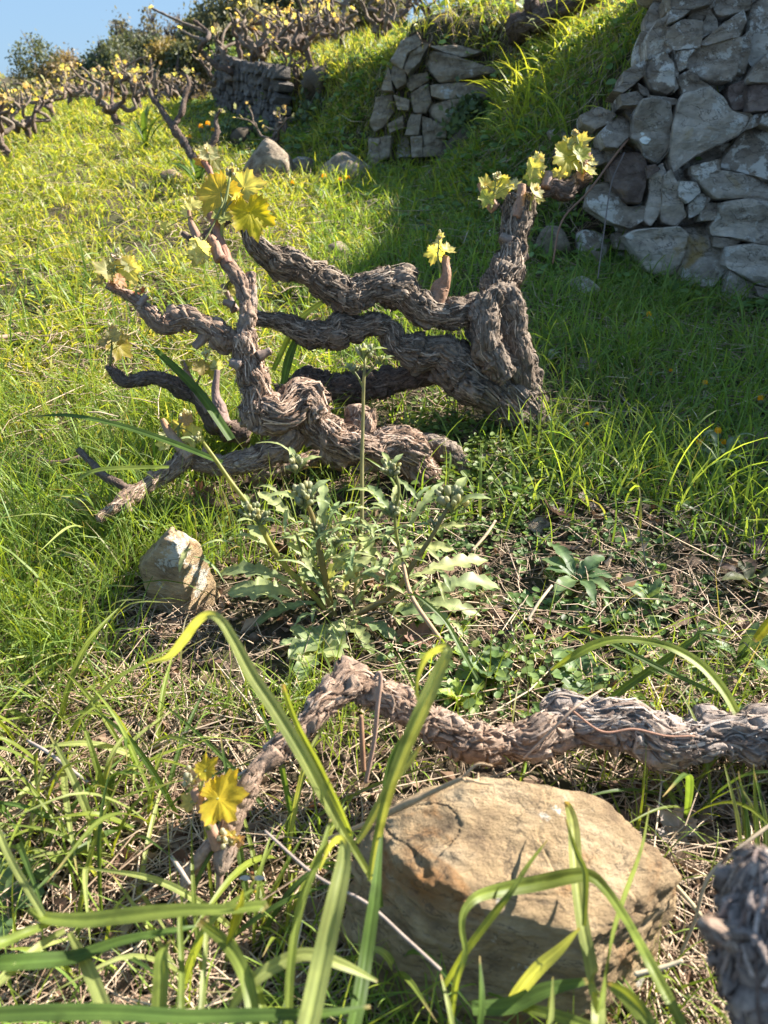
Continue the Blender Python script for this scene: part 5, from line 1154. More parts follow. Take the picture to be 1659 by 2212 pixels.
wide_grass('low grass plant with a long level blade in the lower left corner', [
  ([(60,1965,12,.62),(105,1985,26,.61),(190,1990,36,.60),(300,1978,38,.59),(400,1968,30,.585),(490,1966,24,.58),(570,1958,26,.58),(572,1966,20,.58)], G_MID, (0,1,.6)),
  ([(95,1978,14,.61),(60,1920,15,.63),(20,1850,15,.65),(-20,1760,14,.67),(-60,1700,6,.68)], G_BRT, (.3,.4,1)),
  ([(110,1995,14,.61),(60,2015,24,.60),(0,2040,28,.58),(-80,2060,20,.57)], G_MID, (0,1,.7)),
  ([(150,2015,10,.61),(185,2080,26,.59),(215,2150,30,.57),(250,2240,28,.54),(265,2290,20,.53)], G_BRT, (.4,.3,1)),
  ([(140,2010,12,.61),(90,2040,16,.60),(40,2085,18,.58),(-30,2150,12,.56)], G_BRT, (.1,.6,1))], gp(110, 2050))
wide_grass('grass plant at the bottom left with crossing light blades', [
  ([(-40,2085,36,.58),(60,2080,40,.58),(160,2070,34,.59),(260,2035,24,.60),(380,2010,15,.61),(430,2000,4,.62)], G_DK, (0,1,.5)),
  ([(332,2290,38,.52),(345,2200,40,.54),(350,2110,38,.56),(352,2060,28,.57),(372,2030,12,.59)], G_MID, (-.2,.3,1)),
  ([(395,2290,14,.53),(392,2180,15,.55),(392,2080,14,.58),(388,1990,10,.60),(392,1950,3,.62)], G_MID, (.3,.2,1)),
  ([(430,2290,12,.53),(436,2160,13,.56),(444,2040,11,.59),(448,1980,6,.61)], G_BRT, (.3,.2,1)),
  ([(-30,2195,34,.53),(100,2190,38,.53),(250,2190,36,.53),(400,2198,32,.53),(560,2195,30,.53),(700,2190,20,.53),(800,2175,8,.54)], G_DK, (0,1,.5)),
  ([(530,2290,26,.52),(545,2200,30,.54),(530,2110,30,.56),(490,2040,26,.58),(430,1990,16,.60)], G_MID, (.4,.3,1)),
  ([(480,2210,8,.55),(530,2135,26,.56),(590,2090,30,.565),(660,2062,26,.57),(740,2085,22,.57),(815,2120,6,.575)], G_BRT, (.1,.8,.8))], gp(350, 2330))
wide_grass('yellow green twisted blade standing above the level blade', [
  ([(490,2040,6,.58),(500,2010,16,.58),(508,1980,20,.58),(520,1950,14,.58),(525,1920,3,.58)], G_YEL, (.6,.1,1)),
  ([(500,2030,12,.59),(530,2090,17,.58),(560,2150,20,.57),(572,2230,16,.55)], G_MID, (.4,.3,1))], gp(500, 2080))
wide_grass('grass plant in front of the boulder with a blade arched over its sunlit face', [
  ([(970,2230,12,.62),(985,2120,14,.60),(1005,2060,13,.60),(998,2010,13,.605),(1002,1970,16,.61),(1030,1938,22,.62),(1085,1922,29,.64),(1160,1908,32,.65),(1225,1894,31,.65),(1275,1892,26,.65),(1310,1925,22,.64),(1350,1985,23,.61),(1395,2065,25,.56),(1440,2150,26,.54),(1480,2230,24,.52)], G_MID, (.05,.55,1)),
  ([(1280,2300,28,.52),(1292,2190,30,.54),(1278,2090,29,.60),(1258,1990,28,.645),(1245,1880,28,.69),(1238,1780,24,.73),(1226,1738,14,.755),(1220,1732,4,.76)], G_BRT, (-.2,.1,1)),
  ([(1278,2290,22,.53),(1300,2150,21,.55),(1318,2030,19,.61),(1345,1940,17,.65),(1385,1830,11,.69),(1402,1745,3,.72)], G_MID, (.5,.1,1)),
  ([(1262,2000,10,.60),(1265,1890,13,.61),(1245,1840,10,.62),(1222,1770,3,.63)], G_MID, (-.3,.2,1)),
  ([(1092,2178,8,.62),(1118,2145,24,.61),(1165,2090,28,.60),(1210,2050,20,.595),(1252,2005,4,.59)], G_BRT, (-.3,.6,1)),
  ([(960,2130,10,.63),(1010,2050,15,.62),(1070,1970,16,.62),(1105,1925,12,.62),(1140,1870,9,.63),(1182,1815,3,.64)], G_MID, (-.3,.3,1)),
  ([(1020,2180,30,.60),(1100,2175,36,.60),(1180,2140,32,.60),(1270,2120,14,.60)], G_DK, (0,.9,.5)),
  ([(1410,2290,36,.52),(1395,2205,38,.54),(1350,2150,30,.56),(1310,2125,12,.57)], G_MID, (-.3,.6,1)),
  ([(1100,2170,14,.61),(1200,2195,26,.58),(1300,2230,24,.56)], G_MID, (0,.9,.7)),
  ([(1032,2250,14,.58),(1040,2160,16,.59),(1036,2065,3,.61)], G_DK, (.5,.2,1)),
  ([(1178,2260,12,.56),(1190,2190,14,.57),(1194,2110,3,.58)], G_BRT, (.4,.2,1)),
  ([(985,2260,10,.58),(970,2180,12,.59),(952,2105,3,.61)], G_BRT, (.4,.2,1))], gp(1190, 2330))
wide_grass('grass plant with an arching yellow green blade behind the thick foreground arm', [
  ([(1592,1545,20,.98),(1560,1490,24,1.0),(1510,1435,24,1.02),(1450,1400,20,1.03),(1390,1385,16,1.04),(1330,1382,18,1.04),(1280,1395,20,1.04),(1235,1420,17,1.04),(1190,1448,4,1.05)], (0.22,.28,.05), (.1,.7,1)),
  ([(1290,1535,14,1.06),(1350,1485,17,1.06),(1430,1430,16,1.06),(1500,1380,12,1.06),(1515,1365,8,1.06),(1590,1378,3,1.06)], G_DK, (.2,.4,1)),
  ([(1550,1500,10,1.0),(1440,1450,12,1.03),(1320,1390,11,1.06),(1220,1350,8,1.09),(1160,1330,3,1.1)], G_DK, (.2,.5,1)),
  ([(1670,1330,20,1.05),(1645,1365,22,1.05),(1628,1385,12,1.05)], G_YEL, (.3,.5,1)),
  ([(1040,1480,8,1.12),(1000,1410,11,1.13),(960,1340,11,1.15),(905,1290,7,1.16),(880,1285,3,1.17)], G_DK, (.3,.4,1))], gp(1580, 1560))
wide_grass('upright grass at the right edge below the thick arm', [
  ([(1640 + 9 * i, 1880 + 12 * (i % 3), 12, .84), (1632 + 10 * i + 8 * (i % 2), 1770, 13, .83), (1628 + 11 * i - 10 * (i % 3), 1650 + 15 * (i % 4), 3, .83)], (G_MID, G_DK, G_BRT)[i % 3], (.4, .2, 1)) for i in range(-4, 4)], gp(1640, 1890))
wide_grass('two long dark blades crossing behind the low left vine arm', [
  ([(455,880,4,1.42),(500,950,20,1.43),(430,850,22,1.45),(350,770,16,1.46),(320,745,3,1.46)][1:], G_DK, (.5,.4,1)),
  ([(480,1000,12,1.36),(380,960,16,1.38),(260,920,14,1.40),(150,898,10,1.42),(70,900,3,1.43)], G_DK, (.2,.7,1)),
  ([(365,1010,10,1.36),(280,1012,15,1.36),(200,1020,14,1.36),(140,1060,10,1.37),(130,1080,3,1.38)], G_MID, (.2,.8,.7))], gp(480, 1020), 'broad grass plants among the vines')
wide_grass('bluish upright blades behind the raised vine arm', [
  ([(612,830,14,1.72),(622,780,19,1.72),(640,730,12,1.72),(648,705,3,1.72)], G_DK, (.4,.2,1)),
  ([(590,800,10,1.75),(640,700,13,1.75),(700,650,9,1.76),(720,640,3,1.76)], G_MID, (.4,.2,1))], gp(612, 850), 'broad grass plants among the vines')
# looser random plants over the lower left
for i, (u, v, lab) in enumerate([(60, 1830, 'tuft of broad grass left of the cut spur'), (215, 1760, 'tuft of long grass below the pale litter on the left'), (300, 1650, 'spreading grass tuft between bare soil and the yellow leaf'), (85, 1600, 'loose grass tuft near the left edge, level with the arm'), (180, 1420, 'grass tuft left of the bare dark soil'), (640, 1850, 'dark bladed tuft beside the hovering fly'),
        (240, 1880, 'long leaved tuft just above the level blade'), (420, 2120, 'broad tuft among the straw at the bottom'), (1500, 1770, 'tuft of lit grass behind the right end of the boulder'), (860, 2150, 'dark broad tuft left of the boulder foot'), (120, 1690, 'leaning tuft of wide leaves near the pale litter stalk'), (30, 1900, 'wide leaved tuft on the left edge above the level blade'), (330, 1790, 'thick tuft left of the yellow leaf spur'), (200, 2080, 'wide light tuft under the level blade'), (560, 2060, 'wide tuft between the level blade and the upright broad blade'), (90, 1330, 'tall tuft at the left edge beside the stone'), (250, 1180, 'tall tuft behind the left stone, under the vine arm tip')]):
    rs = np.random.default_rng(900 + i); p, dp = hit(u, v); bl = []
    g = empty('grass_plant', p, lab, 'grass plant', 'broad grass tufts of the lower ground')
    for k in range(rs.integers(7, 12)):
        az = rs.random() * 6.28; L = rs.uniform(.10, .26); el = rs.uniform(.3, 1.3); d = np.array([math.cos(az), math.sin(az), 0]); o = rs.normal(0, .015, 3) * [1, 1, 0]
        pts = [p + o + [0, 0, -.004], p + o + d * L * .25 * math.cos(el) + [0, 0, L * .35 * math.sin(el)], p + o + d * L * .6 * math.cos(el) + [0, 0, L * .62 * math.sin(el)], p + o + d * L * (1.0 * math.cos(el) + .1) + [0, 0, L * (.72 * math.sin(el) - .02)]]
        V, Fs = ribbon(np.array(pts), np.array([.5, 1, .85, .06]) * rs.uniform(.004, .009), np.cross(np.cross([0, 0, 1.0], d), d) * -1 + d * -.6 + rs.normal(0, .3, 3), 14, .3)
        c = np.array([G_MID, G_BRT, G_DK, (0.22, .27, .045)][rs.integers(0, 4)]) * rs.uniform(.8, 1.25); cc = np.repeat(c[None], len(V), 0); 
        for q_, m_ in enumerate((.9, 1.05, .86, 1.05, 1.28, .9, 1.06, .86, .95)): cc[q_::9] *= m_
        if k % 3 == 0: cc[-18:] = (0.42, .33, .14)
        mk('leaf', V, Fs, M['grass'], g, cc, True, p)

# ------------------------------------------------------------------ weeds
def lobed(org, d, up, L, W, seed, tint, lobes=4.5, depth=.55, arch=.5):
    """dandelion-like leaf as a strip, 5 across"""
    rs = np.random.default_rng(seed); n = 30; t = np.linspace(0, 1, n)
    d = unit(np.asarray(d, float)); up = np.asarray(up, float); up = unit(up - d * (d @ up)); s = np.cross(d, up)
    prof = (np.sin(np.pi * np.clip(t, 0, 1) ** 1.35) ** 0.8 + .05) * W / 2
    saw = (t * lobes + .2) % 1; m = 1 - depth * np.where(t < .78, 1 - saw, .25 * (1 - saw)) * np.clip(1.15 - t * .5, 0, 1)
    wL = prof * m * rs.uniform(.85, 1.1); wR = prof * (1 - depth * np.where(t < .78, 1 - ((t * lobes + .45) % 1), .2))
    wL[0] = wR[0] = W * .04; wL[-1] = wR[-1] = 0
    C = org + d * (t * L)[:, None] + up * (L * (arch * .5 * np.sin(t * 2.6) - arch * .33 * t ** 2))[:, None] + s * (rs.normal(0, .06) * L * t ** 2)[:, None]
    rip = .06 * W * np.sin(t * lobes * 6.28)[:, None] * up
    V = np.stack([C - s * wL[:, None] + up * (wL * .28)[:, None] + rip, C - s * (wL * .5)[:, None] + up * (wL * .06)[:, None], C, C + s * (wR * .5)[:, None] + up * (wR * .06)[:, None], C + s * wR[:, None] + up * (wR * .28)[:, None] - rip], 1).reshape(-1, 3)
    cc = np.repeat((np.array(tint) * np.ones((n, 1)))[:, None], 5, 1); cc[:, 2] *= 1.35
    cc = cc * (1 + .1 * rs.normal(size=(n, 1, 1)))
    return V, [grid_faces(n, 5, False)], cc.reshape(-1, 3)

pW, dW = hit(722, 1335); wd_ = empty('weed', pW, 'branching hawksbeard weed with lobed leaves and woolly flower buds in the centre', 'weed'); w0 = dW
WG = [(0.27, 0.33, 0.15), (0.33, 0.38, 0.16), (0.20, 0.27, 0.12), (0.39, 0.42, 0.19)]
def stem(parent, lst, dep, base, c=(0.24, 0.26, 0.09), name='stem'):
    P, r = Wp(lst, dep); P = P + .003 * np.stack([noise(P * 30 + q, 5) for q in (1, 2, 3)], 1); V, Fs = tube(P, r * .72, 8, 5 * len(P)); return mk(name, V, Fs, M['leaf'], parent, np.broadcast_to(np.array(c), (len(V), 3)), True, base)
def buds(parent, u, v, dep, rpx, base, seed, n=14, name='flower_bud'):
    rs = np.random.default_rng(seed); b_ = Bag(); iv, if_ = ico(2); c = at(u, v, dep); s = rpx * dep / F
    for k in range(n):
        q = c + unit(rs.normal(0, 1, 3)) * s * rs.uniform(.2, .95) * [1, 1, .75]; rr = s * rs.uniform(.13, .24)
        d = unit(q - c + UP * s * .8)
        stretch = iv + np.outer(iv @ d, d) * .45
        b_.add(q + stretch * rr * (1 + .22 * noise(iv * 5 + k, k)[:, None]), [if_], np.array([(0.32, 0.34, 0.20), (0.40, 0.40, 0.26), (0.24, 0.27, 0.14), (0.46, .44, .22)][rs.integers(0, 4)]))
        V, Fs = tube([c - UP * s * .9, q], [s * .07, s * .06], 5, 3, False); b_.add(V, Fs, (0.26, .29, .12))
    for k in range(2):
        a = rs.random() * 6.28; V, Fs, cc = lobed(c - UP * s, np.array([math.cos(a), math.sin(a) * .5, .5]), [0, 0, 1.], s * 2.6, s * .7, seed + k, WG[k], 3, .3); b_.add(V, Fs, cc)
    return b_.build(name, M['leaf'], parent, base)
stem(wd_, [(724,1340,11,w0),(712,1300,11,w0-.01),(700,1240,10,w0-.03),(690,1180,9,w0-.05),(678,1120,8,w0-.06),(662,1085,6,w0-.07)], w0, pW, (0.27, .23, .09))
stem(wd_, [(724,1342,8,w0),(690,1300,8,w0-.01),(655,1262,8,w0-.02),(620,1228,8,w0-.03),(585,1180,8,w0-.05),(560,1130,8,w0-.06),(540,1095,7,w0-.06),(500,1045,7,w0-.06),(465,990,6,w0-.06),(440,955,5,w0-.06)], w0, pW, (0.33, .33, .08))
stem(wd_, [(730,1340,11,w0),(800,1310,10,w0),(850,1280,9,w0-.01),(890,1220,8,w0-.03),(930,1160,7,w0-.04),(965,1100,6,w0-.05),(978,1080,4,w0-.05)], w0, pW, (0.26, .23, .11))
stem(wd_, [(880,1240,5,w0-.02),(862,1180,5,w0-.03),(852,1110,5,w0-.04),(862,1060,5,w0-.05),(850,1015,4,w0-.05)], w0, pW)
stem(wd_, [(760,1330,8,w0+.03),(772,1240,7,w0+.04),(782,1140,6,w0+.05),(783,1020,6,w0+.05),(784,920,5,w0+.05),(786,840,5,w0+.04),(790,775,4,w0+.03)], w0, pW, (0.30, .29, .14))
stem(wd_, [(786,840,4,w0+.04),(775,815,3,w0+.04),(765,800,3,w0+.04)], w0, pW); stem(wd_, [(787,815,4,w0+.04),(806,795,3,w0+.04),(820,782,3,w0+.04)], w0, pW)
stem(wd_, [(700,1250,4,w0-.03),(660,1215,4,w0-.04),(640,1150,4,w0-.05),(600,1190,3,w0-.05)][:3], w0, pW)
for k, (u, v, r_, dd) in enumerate([(660,1068,34,-.07),(786,757,22,.03),(764,795,15,.04),(822,775,14,.03),(843,1008,24,-.05),(848,1098,22,-.04),(975,1074,36,-.05),(540,1100,24,-.06),(562,1118,22,-.06),(690,1142,20,-.06),(640,1000,26,-.03),(722,1165,20,-.04),(940,1130,18,-.04),(425,945,14,-.06)]):
    buds(wd_, u, v, w0 + dd, r_, pW, 600 + k, 30 if r_ > 20 else 16)
rs = np.random.default_rng(77)
LV = [(640,1262,470,1238,60,.02),(650,1290,492,1275,78,-.04),(700,1300,545,1345,40,-.02),(880,1250,1055,1210,58,.05),(905,1290,1085,1275,66,.03),(860,1310,1040,1335,50,-.03),(840,1320,975,1345,74,-.05),(760,1340,690,1420,60,-.1),(745,1345,640,1430,80,-.12),(745,1330,800,1420,44,-.08),(760,1330,860,1390,44,-.06),
      (640,1130,560,1060,40,.02),(700,1180,700,1040,40,.04),(600,1200,540,1130,44,.0),(850,1120,790,1050,34,.0),(880,1180,980,1190,42,-.03),(870,1160,960,1040,30,.03),(690,1240,620,1170,34,-.04),(720,1290,650,1230,46,-.03),(740,1280,800,1200,44,-.02),(770,1270,850,1210,40,.0),(700,1270,760,1180,40,-.02),(660,1250,700,1150,36,.02),(930,1150,1005,1140,28,-.04),(850,1030,900,1080,22,-.04),(810,1240,790,1150,40,.03),(830,1270,900,1180,40,.03)]
for k, (u0, v0, u1, v1, wpx, dz) in enumerate(LV):
    p0, p1 = at(u0, v0, w0 - .01), at(u1, v1, w0 + dz); g1 = ground(p1[0], p1[1])[0]; p1[2] = max(p1[2], g1 + .008)
    V, Fs, cc = lobed(p0, p1 - p0, [0, -.25, 1.0], np.linalg.norm(p1 - p0), wpx * w0 / F * 0.85, 700 + k, WG[k % 4], rs.uniform(3.5, 5.5), .6, rs.uniform(.15, .5)); mk('leaf', V, Fs, M['leaf'], wd_, cc, True, pW)
fb = Bag()
for k in range(130):
    u, v = rs.normal(745, 110), rs.normal(1235, 75); p0 = at(u, v, w0 + rs.normal(0, .05)); a = rs.random() * 6.28
    V, Fs, cc = lobed(p0, [math.cos(a), math.sin(a), rs.uniform(-.2, .8)], [0, 0, 1.0], rs.uniform(.03, .08), rs.uniform(.006, .014), k, np.array(WG[k % 4]) * rs.uniform(.85, 1.3), 4, .5); fb.add(V, Fs, cc)
o = fb.build('small_leaves', M['leaf'], wd_, pW); o['kind'] = 'stuff'

def rosette(u, v, label, n, L, W, seed, cols, lob=2.5, dep_=.25, cat='weed', up=.35):
    p, d = hit(u, v); g = empty('weed', p, label, cat, 'small leafy weeds'); rs = np.random.default_rng(seed)
    for k in range(n):
        a = k * 2.4 + rs.normal(0, .2); V, Fs, cc = lobed(p + [0, 0, .004], [math.cos(a), math.sin(a), up * rs.uniform(.5, 1.5)], [0, 0, 1.0], L * rs.uniform(.6, 1.1), W * rs.uniform(.7, 1.1), seed * 9 + k, np.array(cols[k % len(cols)]) * rs.uniform(.85, 1.2), lob, dep_, .35); mk('leaf', V, Fs, M['leaf'], g, cc, True, p)
    return g, p
RS = [(0.11, .18, .075), (0.15, .22, .09)]
rosette(1245, 1262, 'leafy rosette weed alone on the dry straw right of the hawksbeard', 9, .085, .032, 801, RS)
rosette(1400, 1320, 'small upright weed with narrow leaves on the straw, right of the rosette', 6, .06, .02, 802, RS, up=1.2)
rosette(680, 1420, 'jagged leaved weed beside the knee of the foreground arm', 8, .075, .04, 803, WG, 4, .5)
rosette(1620, 1270, 'dull reddish weed at the right edge of the straw patch', 7, .07, .028, 804, [(0.12, .13, .06), (0.14, .09, .07)])
rosette(1250, 1475, 'crinkled round leaved weed behind the thick arm', 8, .06, .045, 805, RS, 5, .3)
rosette(1050, 1475, 'pale geranium like weed between the weed patch and the arm', 9, .06, .045, 806, RS, 5, .35, up=.9)
rosette(990, 1535, 'bright yellow green feathery weed touching the foreground arm', 12, .045, .02, 807, [(0.30, .36, .06), (0.24, .32, .06)], 6, .6, up=1.2)
rosette(70, 1500, 'clover like weed near the left edge', 7, .05, .028, 808, RS, 1.5, .1)
rosette(20, 1975, 'dull broad leaf weed at the left edge, lower corner', 5, .07, .045, 809, RS, 1.5, .1)
rosette(1590, 1450, 'dark narrow leaved weed right of the arching blade', 6, .09, .02, 810, RS, 1.5, .1, up=1.6)
rosette(430, 410, 'dark clump of broad grass like leaves in the sunny field', 14, .30, .03, 811, [(0.06, .11, .03), (0.09, .15, .035)], 1, .05, up=1.0)
rosette(318, 330, 'dark grassy clump at the middle of the sunny field', 12, .4, .035, 812, [(0.08, .14, .03), (0.11, .17, .04)], 1, .05, up=1.0)

# marigold-like flowers
def flower_plant(u, v, label, heads, seed, n_leaf=14, greyish=(0.24, .30, .17)):
    p, d = hit(u, v); g = empty('flower_plant', p, label, 'flower', 'yellow budded flowers'); rs = np.random.default_rng(seed)
    iv, if_ = ico(2)
    for (uh, vh, rp) in heads:
        h = at(uh, vh, d - .01); s = rp * d / F
        st = stem(g, [(u + rs.normal(0, 4), v - 2, 2.6, d), ((u + uh) / 2 + rs.normal(0, 4), (v + vh) / 2, 2.4, d - .005), (uh, vh + rp * .6, 2.2, d - .01)], d, p, (0.22, .28, .12))
        b_ = Bag(); b_.add(h - UP * s * .5 + iv * s * [.62, .62, .8], [if_], (0.16, .20, .09)); b_.build('bud', M['leaf'], st, p)
        b2 = Bag()
        for k in range(9):
            a = k * .7; q = h + UP * s * .1; tip = q + UP * s * 1.1 + (np.array([1., 0, 0]) * math.cos(a) + FWD * math.sin(a)) * s * .42
            V, Fs = ribbon([q + (np.array([1., 0, 0]) * math.cos(a) + FWD * math.sin(a)) * s * .35, (q + tip) / 2 + (np.array([1., 0, 0]) * math.cos(a) + FWD * math.sin(a)) * s * .25, tip], [s * .5, s * .6, s * .15], np.array([math.cos(a), math.sin(a), .1]), 6); b2.add(V, Fs, (0.80, .55, .03) if k % 3 else (0.78, .42, .02))
        b2.build('petals', M['vleaf'], st, p)
    for k in range(n_leaf):
        a = rs.random() * 6.28; t = rs.random(); q = p + np.array([rs.normal(0, .02), rs.normal(0, .02), .01 + .09 * t])
        V, Fs, cc = lobed(q, [math.cos(a), math.sin(a), .5], [0, 0, 1.], rs.uniform(.03, .055), rs.uniform(.009, .015), seed * 5 + k, np.array(greyish) * rs.uniform(.8, 1.2), 1, .08); mk('leaf', V, Fs, M['leaf'], g, cc, True, p)
flower_plant(1535, 1035, 'grey leaved marigold with three yellow buds at the right, beside dead leaves', [(1510,962,11),(1551,938,12),(1562,962,11)], 31, 20)
flower_plant(1395, 745, 'single orange bud on a thin leafy stem before the wall foot', [(1402,684,9)], 32, 8)
flower_plant(1525, 905, 'single yellow bud standing in the middle of the right grass', [(1523,832,9)], 33, 3)
flower_plant(1640, 935, 'orange bud close to the right edge of the picture', [(1643,866,10)], 34, 3)
flower_plant(1408, 850, 'two tiny orange buds low in the green herbs', [(1406,812,7),(1449,804,7)], 35, 2)
flower_plant(1268, 945, 'small yellow bud between the vine foot and the right grass', [(1268,920,7)], 36, 2)
flower_plant(1165, 840, 'small yellow bud just right of the looped trunk', [(1164,818,7)], 37, 2)
flower_plant(640, 420, 'branched flowering stem in the sunny edge behind the yellow leaves', [(700,385,8),(735,392,7),(752,388,7),(632,398,6)], 38, 8, (0.2, .26, .07))
flower_plant(445, 320, 'yellow flower heads on stems in front of the shaded grass', [(434,278,8),(449,272,8),(460,285,7),(410,300,7)], 39, 4)

# ------------------------------------------------------------------ loose things: dead leaves, twigs, stalks, a hoverfly
def dead_leaf(u, v, rpx, label, seed, c, dz=.012, cup=1.2):
    p, d = hit(u, v); b_ = Bag(); rs = np.random.default_rng(seed); a = rs.random() * 6.28
    place_leaf(b_, np.zeros(3), [math.cos(a), math.sin(a), .2], [rs.normal(0, .4), rs.normal(-.3, .3), 1.0], rpx * d / F, seed, c, cup, -.5, 48, 0.1)
    o = b_.build('dead_leaf', M['dryleaf']); o.location = tuple(p + [0, 0, dz]); return tag(o, label, 'dead leaf', 'dead leaves on the ground')
for k, (u, v, r_, lab, c) in enumerate([(1208,1125,42,'curled grey brown dead leaf on the straw below the vine foot',(0.22,.17,.16)), (1262,1098,34,'smaller grey dead leaf right of the curled one',(0.25,.20,.19)), (1462,1810,58,'pale grey curled dead leaf standing behind the right end of the boulder',(0.36,.31,.29)), (905,1395,42,'brown dead leaf under the hawksbeard, near the grass curl',(0.20,.11,.075)),
    (1600,982,52,'large reddish brown dead leaf right of the marigold',(0.19,.12,.10)), (1630,968,40,'pale brown dead leaf at the right edge, behind the large one',(0.30,.23,.19)), (395,1882,34,'brown dead leaf near the cut end of the spur',(0.16,.09,.06)), (265,1885,40,'dark brown dead leaf in the lower left straw',(0.14,.08,.055)), (1205,612,34,'reddish dead leaf between the wall foot rocks',(0.15,.07,.06)),
    (1055,1005,24,'small pale dead leaf by the root of the sunlit vine',(0.30,.24,.22)), (430,1095,44,'reddish dead leaf pressed under the low vine arm',(0.22,.12,.09)), (560,1110,36,'brown dead leaf between the left stone and the weed',(0.20,.11,.08)), (1630,1200,30,'dark purple dead leaf at the right edge of the straw',(0.13,.08,.085)), (20,1600,44,'pale twisted dead leaf at the left edge',(0.40,.32,.28)), (205,1245,24,'small pale dead leaf in the grass left of the stone',(0.34,.28,.24))]):
    dead_leaf(u, v, r_, lab, 1000 + k, c)
def twig(label, pts, c, name='twig', group='dry twigs and stalks', fray=0):
    P = np.array([at(*q[:2], q[3]) for q in pts]); r = np.array([q[2] * q[3] / F for q in pts]); rs = np.random.default_rng(abs(int(pts[0][0])) + 7)
    b_ = Bag(); V, Fs = tube(P, r, 7, 8 * len(P)); cc = np.array(c) * (1 + .15 * noise(V * 90)[:, None]); b_.add(V, Fs, cc)
    for k in range(fray):
        e = P[-1]; t = e + unit(P[-1] - P[-2] + rs.normal(0, .7, 3) * np.linalg.norm(P[-1] - P[-2])) * .03; V, Fs = tube([e, (e + t) / 2 + rs.normal(0, .004, 3), t], [r[-1] * .8, r[-1] * .6, r[-1] * .3], 5); b_.add(V, Fs, np.array(c) * 1.1)
    o = b_.build(name, M['straw'], None, P[0]); o.location = tuple(P[0]); return tag(o, label, 'twig', group)
twig('grey thin twig crossing below the yellow leaf towards the boulder foot', [(572,1795,3,.74),(680,1890,3.4,.71),(790,1950,3.6,.69),(880,2030,3.8,.67),(952,2096,4,.65)], (0.30,.245,.215))
twig('pale straw stalk with a frayed end lying on the boulder', [(700,1815,4,.76),(800,1775,6,.73),(880,1735,9,.72),(930,1712,6,.715),(1000,1680,5,.70)], (0.40,.28,.17), fray=4)
twig('tan straw stalk leaning beside the right end of the boulder', [(1680,1770,4,.76),(1600,1830,4,.75),(1530,1895,4,.75),(1500,1990,4,.76),(1470,2060,4,.77)], (0.42,.33,.22))
twig('second dry stalk between the boulder and the corner vine head', [(1410,1830,5,.80),(1450,1900,5,.78),(1500,1960,5,.76),(1540,2020,5,.75)], (0.47,.39,.24))
twig('short thick straw piece at the right of the boulder', [(1370,2105,5,.66),(1430,2090,5,.66),(1475,2075,4,.66)], (0.50,.42,.29))
twig('long dry cane leaning against the tall wall', [((1700+870/2.0738)/1.507, 760/2.0738/1.507, 2.6, 2.98), ((1700+650/2.0738)/1.507, 1020/2.0738/1.507, 2.6, 2.85), ((1700+450/2.0738)/1.507, 1290/2.0738/1.507, 2.2, 2.7), ((1700+270/2.0738)/1.507, 1490/2.0738/1.507, 2.2, 2.6), ((1700+205/2.0738)/1.507, 1780/2.0738/1.507, 2, 2.55)], (0.24,.13,.085))
twig('thin grey stem hanging down the wall face to the rocks', [((1700+690/2.0738)/1.507, 1030/2.0738/1.507, 1.5, 2.84), ((1700+600/2.0738)/1.507, 1250/2.0738/1.507, 1.5, 2.8), ((1700+545/2.0738)/1.507, 1620/2.0738/1.507, 1.5, 2.7), ((1700+510/2.0738)/1.507, 1880/2.0738/1.507, 1.5, 2.6)], (0.16,.13,.12))
twig('dry upright stem in front of the foreground arm, bent at its tip', [(790,1690,5,.90),(808,1600,5,.89),(815,1530,5,.88),(822,1470,5,.88),(818,1452,4,.88),(806,1470,3,.88)], (0.33,.22,.17))
twig('brown dry stem standing left of the bent one', [(785,1665,6,.91),(782,1600,6,.90),(780,1545,5,.90)], (0.28,.16,.10))
twig('tan stalk lying on the straw below the rosette weed', [(1140,1340,3,1.22),(1165,1300,3.5,1.24),(1192,1265,3,1.27)], (0.45,.37,.27))
twig('pale stalk lying between the weed and the chickweed', [(1020,1190,3,1.34),(1050,1155,3.5,1.37),(1070,1125,3,1.4)], (0.40,.30,.2))
twig('orange brown stalk leaning through the weed', [(870,1215,4,1.25),(890,1290,5,1.22),(950,1380,5,1.17)], (0.40,.27,.17))
twig('thin dry vine tendril on the thick grey arm', [(1230,1530,2.4,.905),(1300,1580,2.4,.90),(1370,1575,2.4,.90),(1440,1590,2.2,.90),(1500,1590,2,.90)], (0.36,.20,.14))
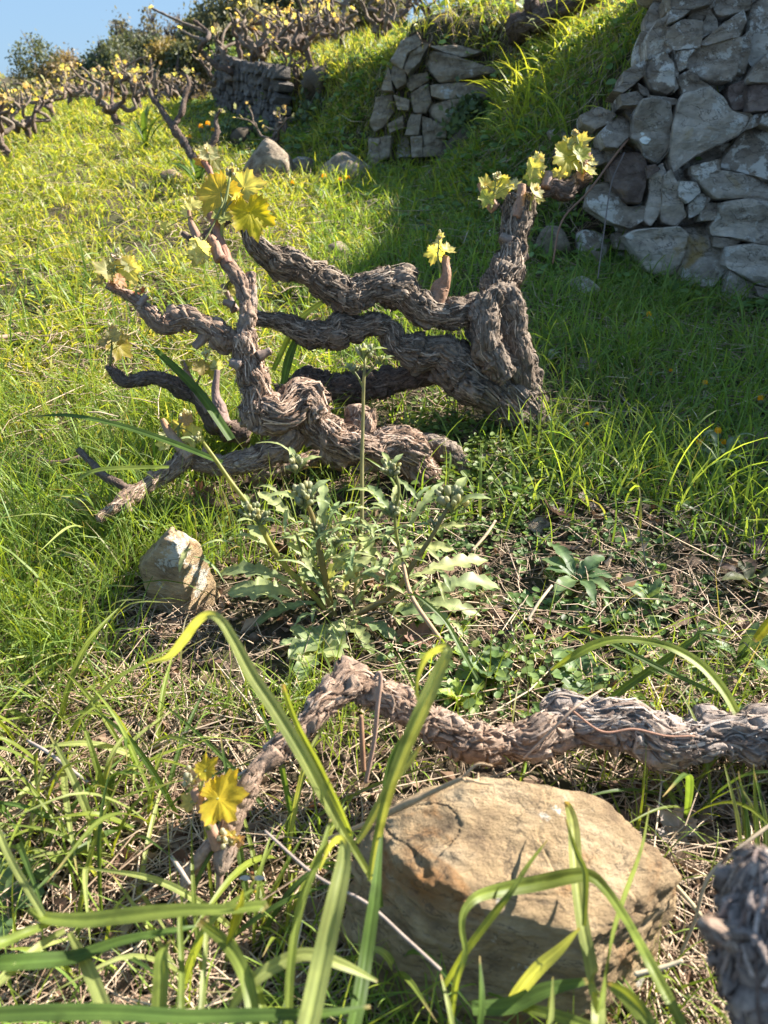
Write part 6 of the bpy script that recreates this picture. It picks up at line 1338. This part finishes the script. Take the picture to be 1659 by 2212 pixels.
twig('thin dry stalk across the joint of the foreground arm', [(1130,1640,2.4,.90),(1180,1590,2.6,.895),(1240,1530,2.4,.90),(1300,1490,2,.93)], (0.42,.30,.22))
twig('grey broken twig in the lower left litter', [(370,1850,4,.82),(390,1880,5,.81),(410,1910,4,.80)], (0.33,.28,.24))
twig('pale stalk in the straw at the upper left of the foreground', [(60,1600,3,.98),(110,1630,4,.95),(190,1690,3,.92)], (0.34,.28,.25))
twig('dry white stalk under the big arched blade', [(540,1660,3,.93),(470,1700,3,.91),(395,1740,3,.90)], (0.42,.36,.30))
twig('reddish dry branch lying in the left grass', [(60,985,5,1.62),(120,1000,6,1.6),(180,985,4,1.6)], (0.24,.15,.12))
twig('dry tan stick in the left sunlit grass', [(-10,732,6,2.3),(50,722,5,2.35),(110,716,4,2.4)], (0.40,.27,.2))

h = at(545, 1908, .76); s_ = .80 / F
hf = empty('hoverfly', h, 'tiny yellow striped hoverfly hovering over the grass below the spur', 'insect'); iv, if_ = ico(2)
for nm, off, ax, c in [('abdomen', (4, -12), (7, 7, 17), None), ('thorax', (0, 10), (8, 8, 9), (0.10, .075, .02)), ('head', (-1, 21), (6, 5, 5), (0.16, .06, .02))]:
    V = (np.array([1., 0, 0]) * off[0] + UP * off[1]) * s_ + (iv[:, :1] * np.array([1., 0, 0]) * ax[0] + iv[:, 1:2] * FWD * ax[1] + iv[:, 2:] * UP * ax[2]) * s_ * .62
    cc = np.array(c) * np.ones((len(V), 3)) if c else np.where((np.sin(iv[:, 2] * 11) > .1)[:, None], np.array([[.62, .40, .03]]), np.array([[.07, .05, .02]]))
    mk(nm, V, [if_], M['cane'], hf, cc)
for sgn in (-1, 1):
    V, Fs = ribbon(np.array([[0, 0, 0], [0.5 * sgn, 0, .12], [1.0 * sgn, 0, .1]]) * 26 * s_ + UP * 9 * s_, np.array([3, 11, 4]) * s_, -FWD, 8, 0); mk('wing', V, Fs, M['dryleaf'], hf, np.full((len(V), 3), .5))

# loose earth and straw pressed against the bank are part of the ground sheet; nothing else is added
print('triangles', sum(len(o.data.polygons) * 2 for o in col.objects if o.type == 'MESH'), 'objects', len(col.objects))
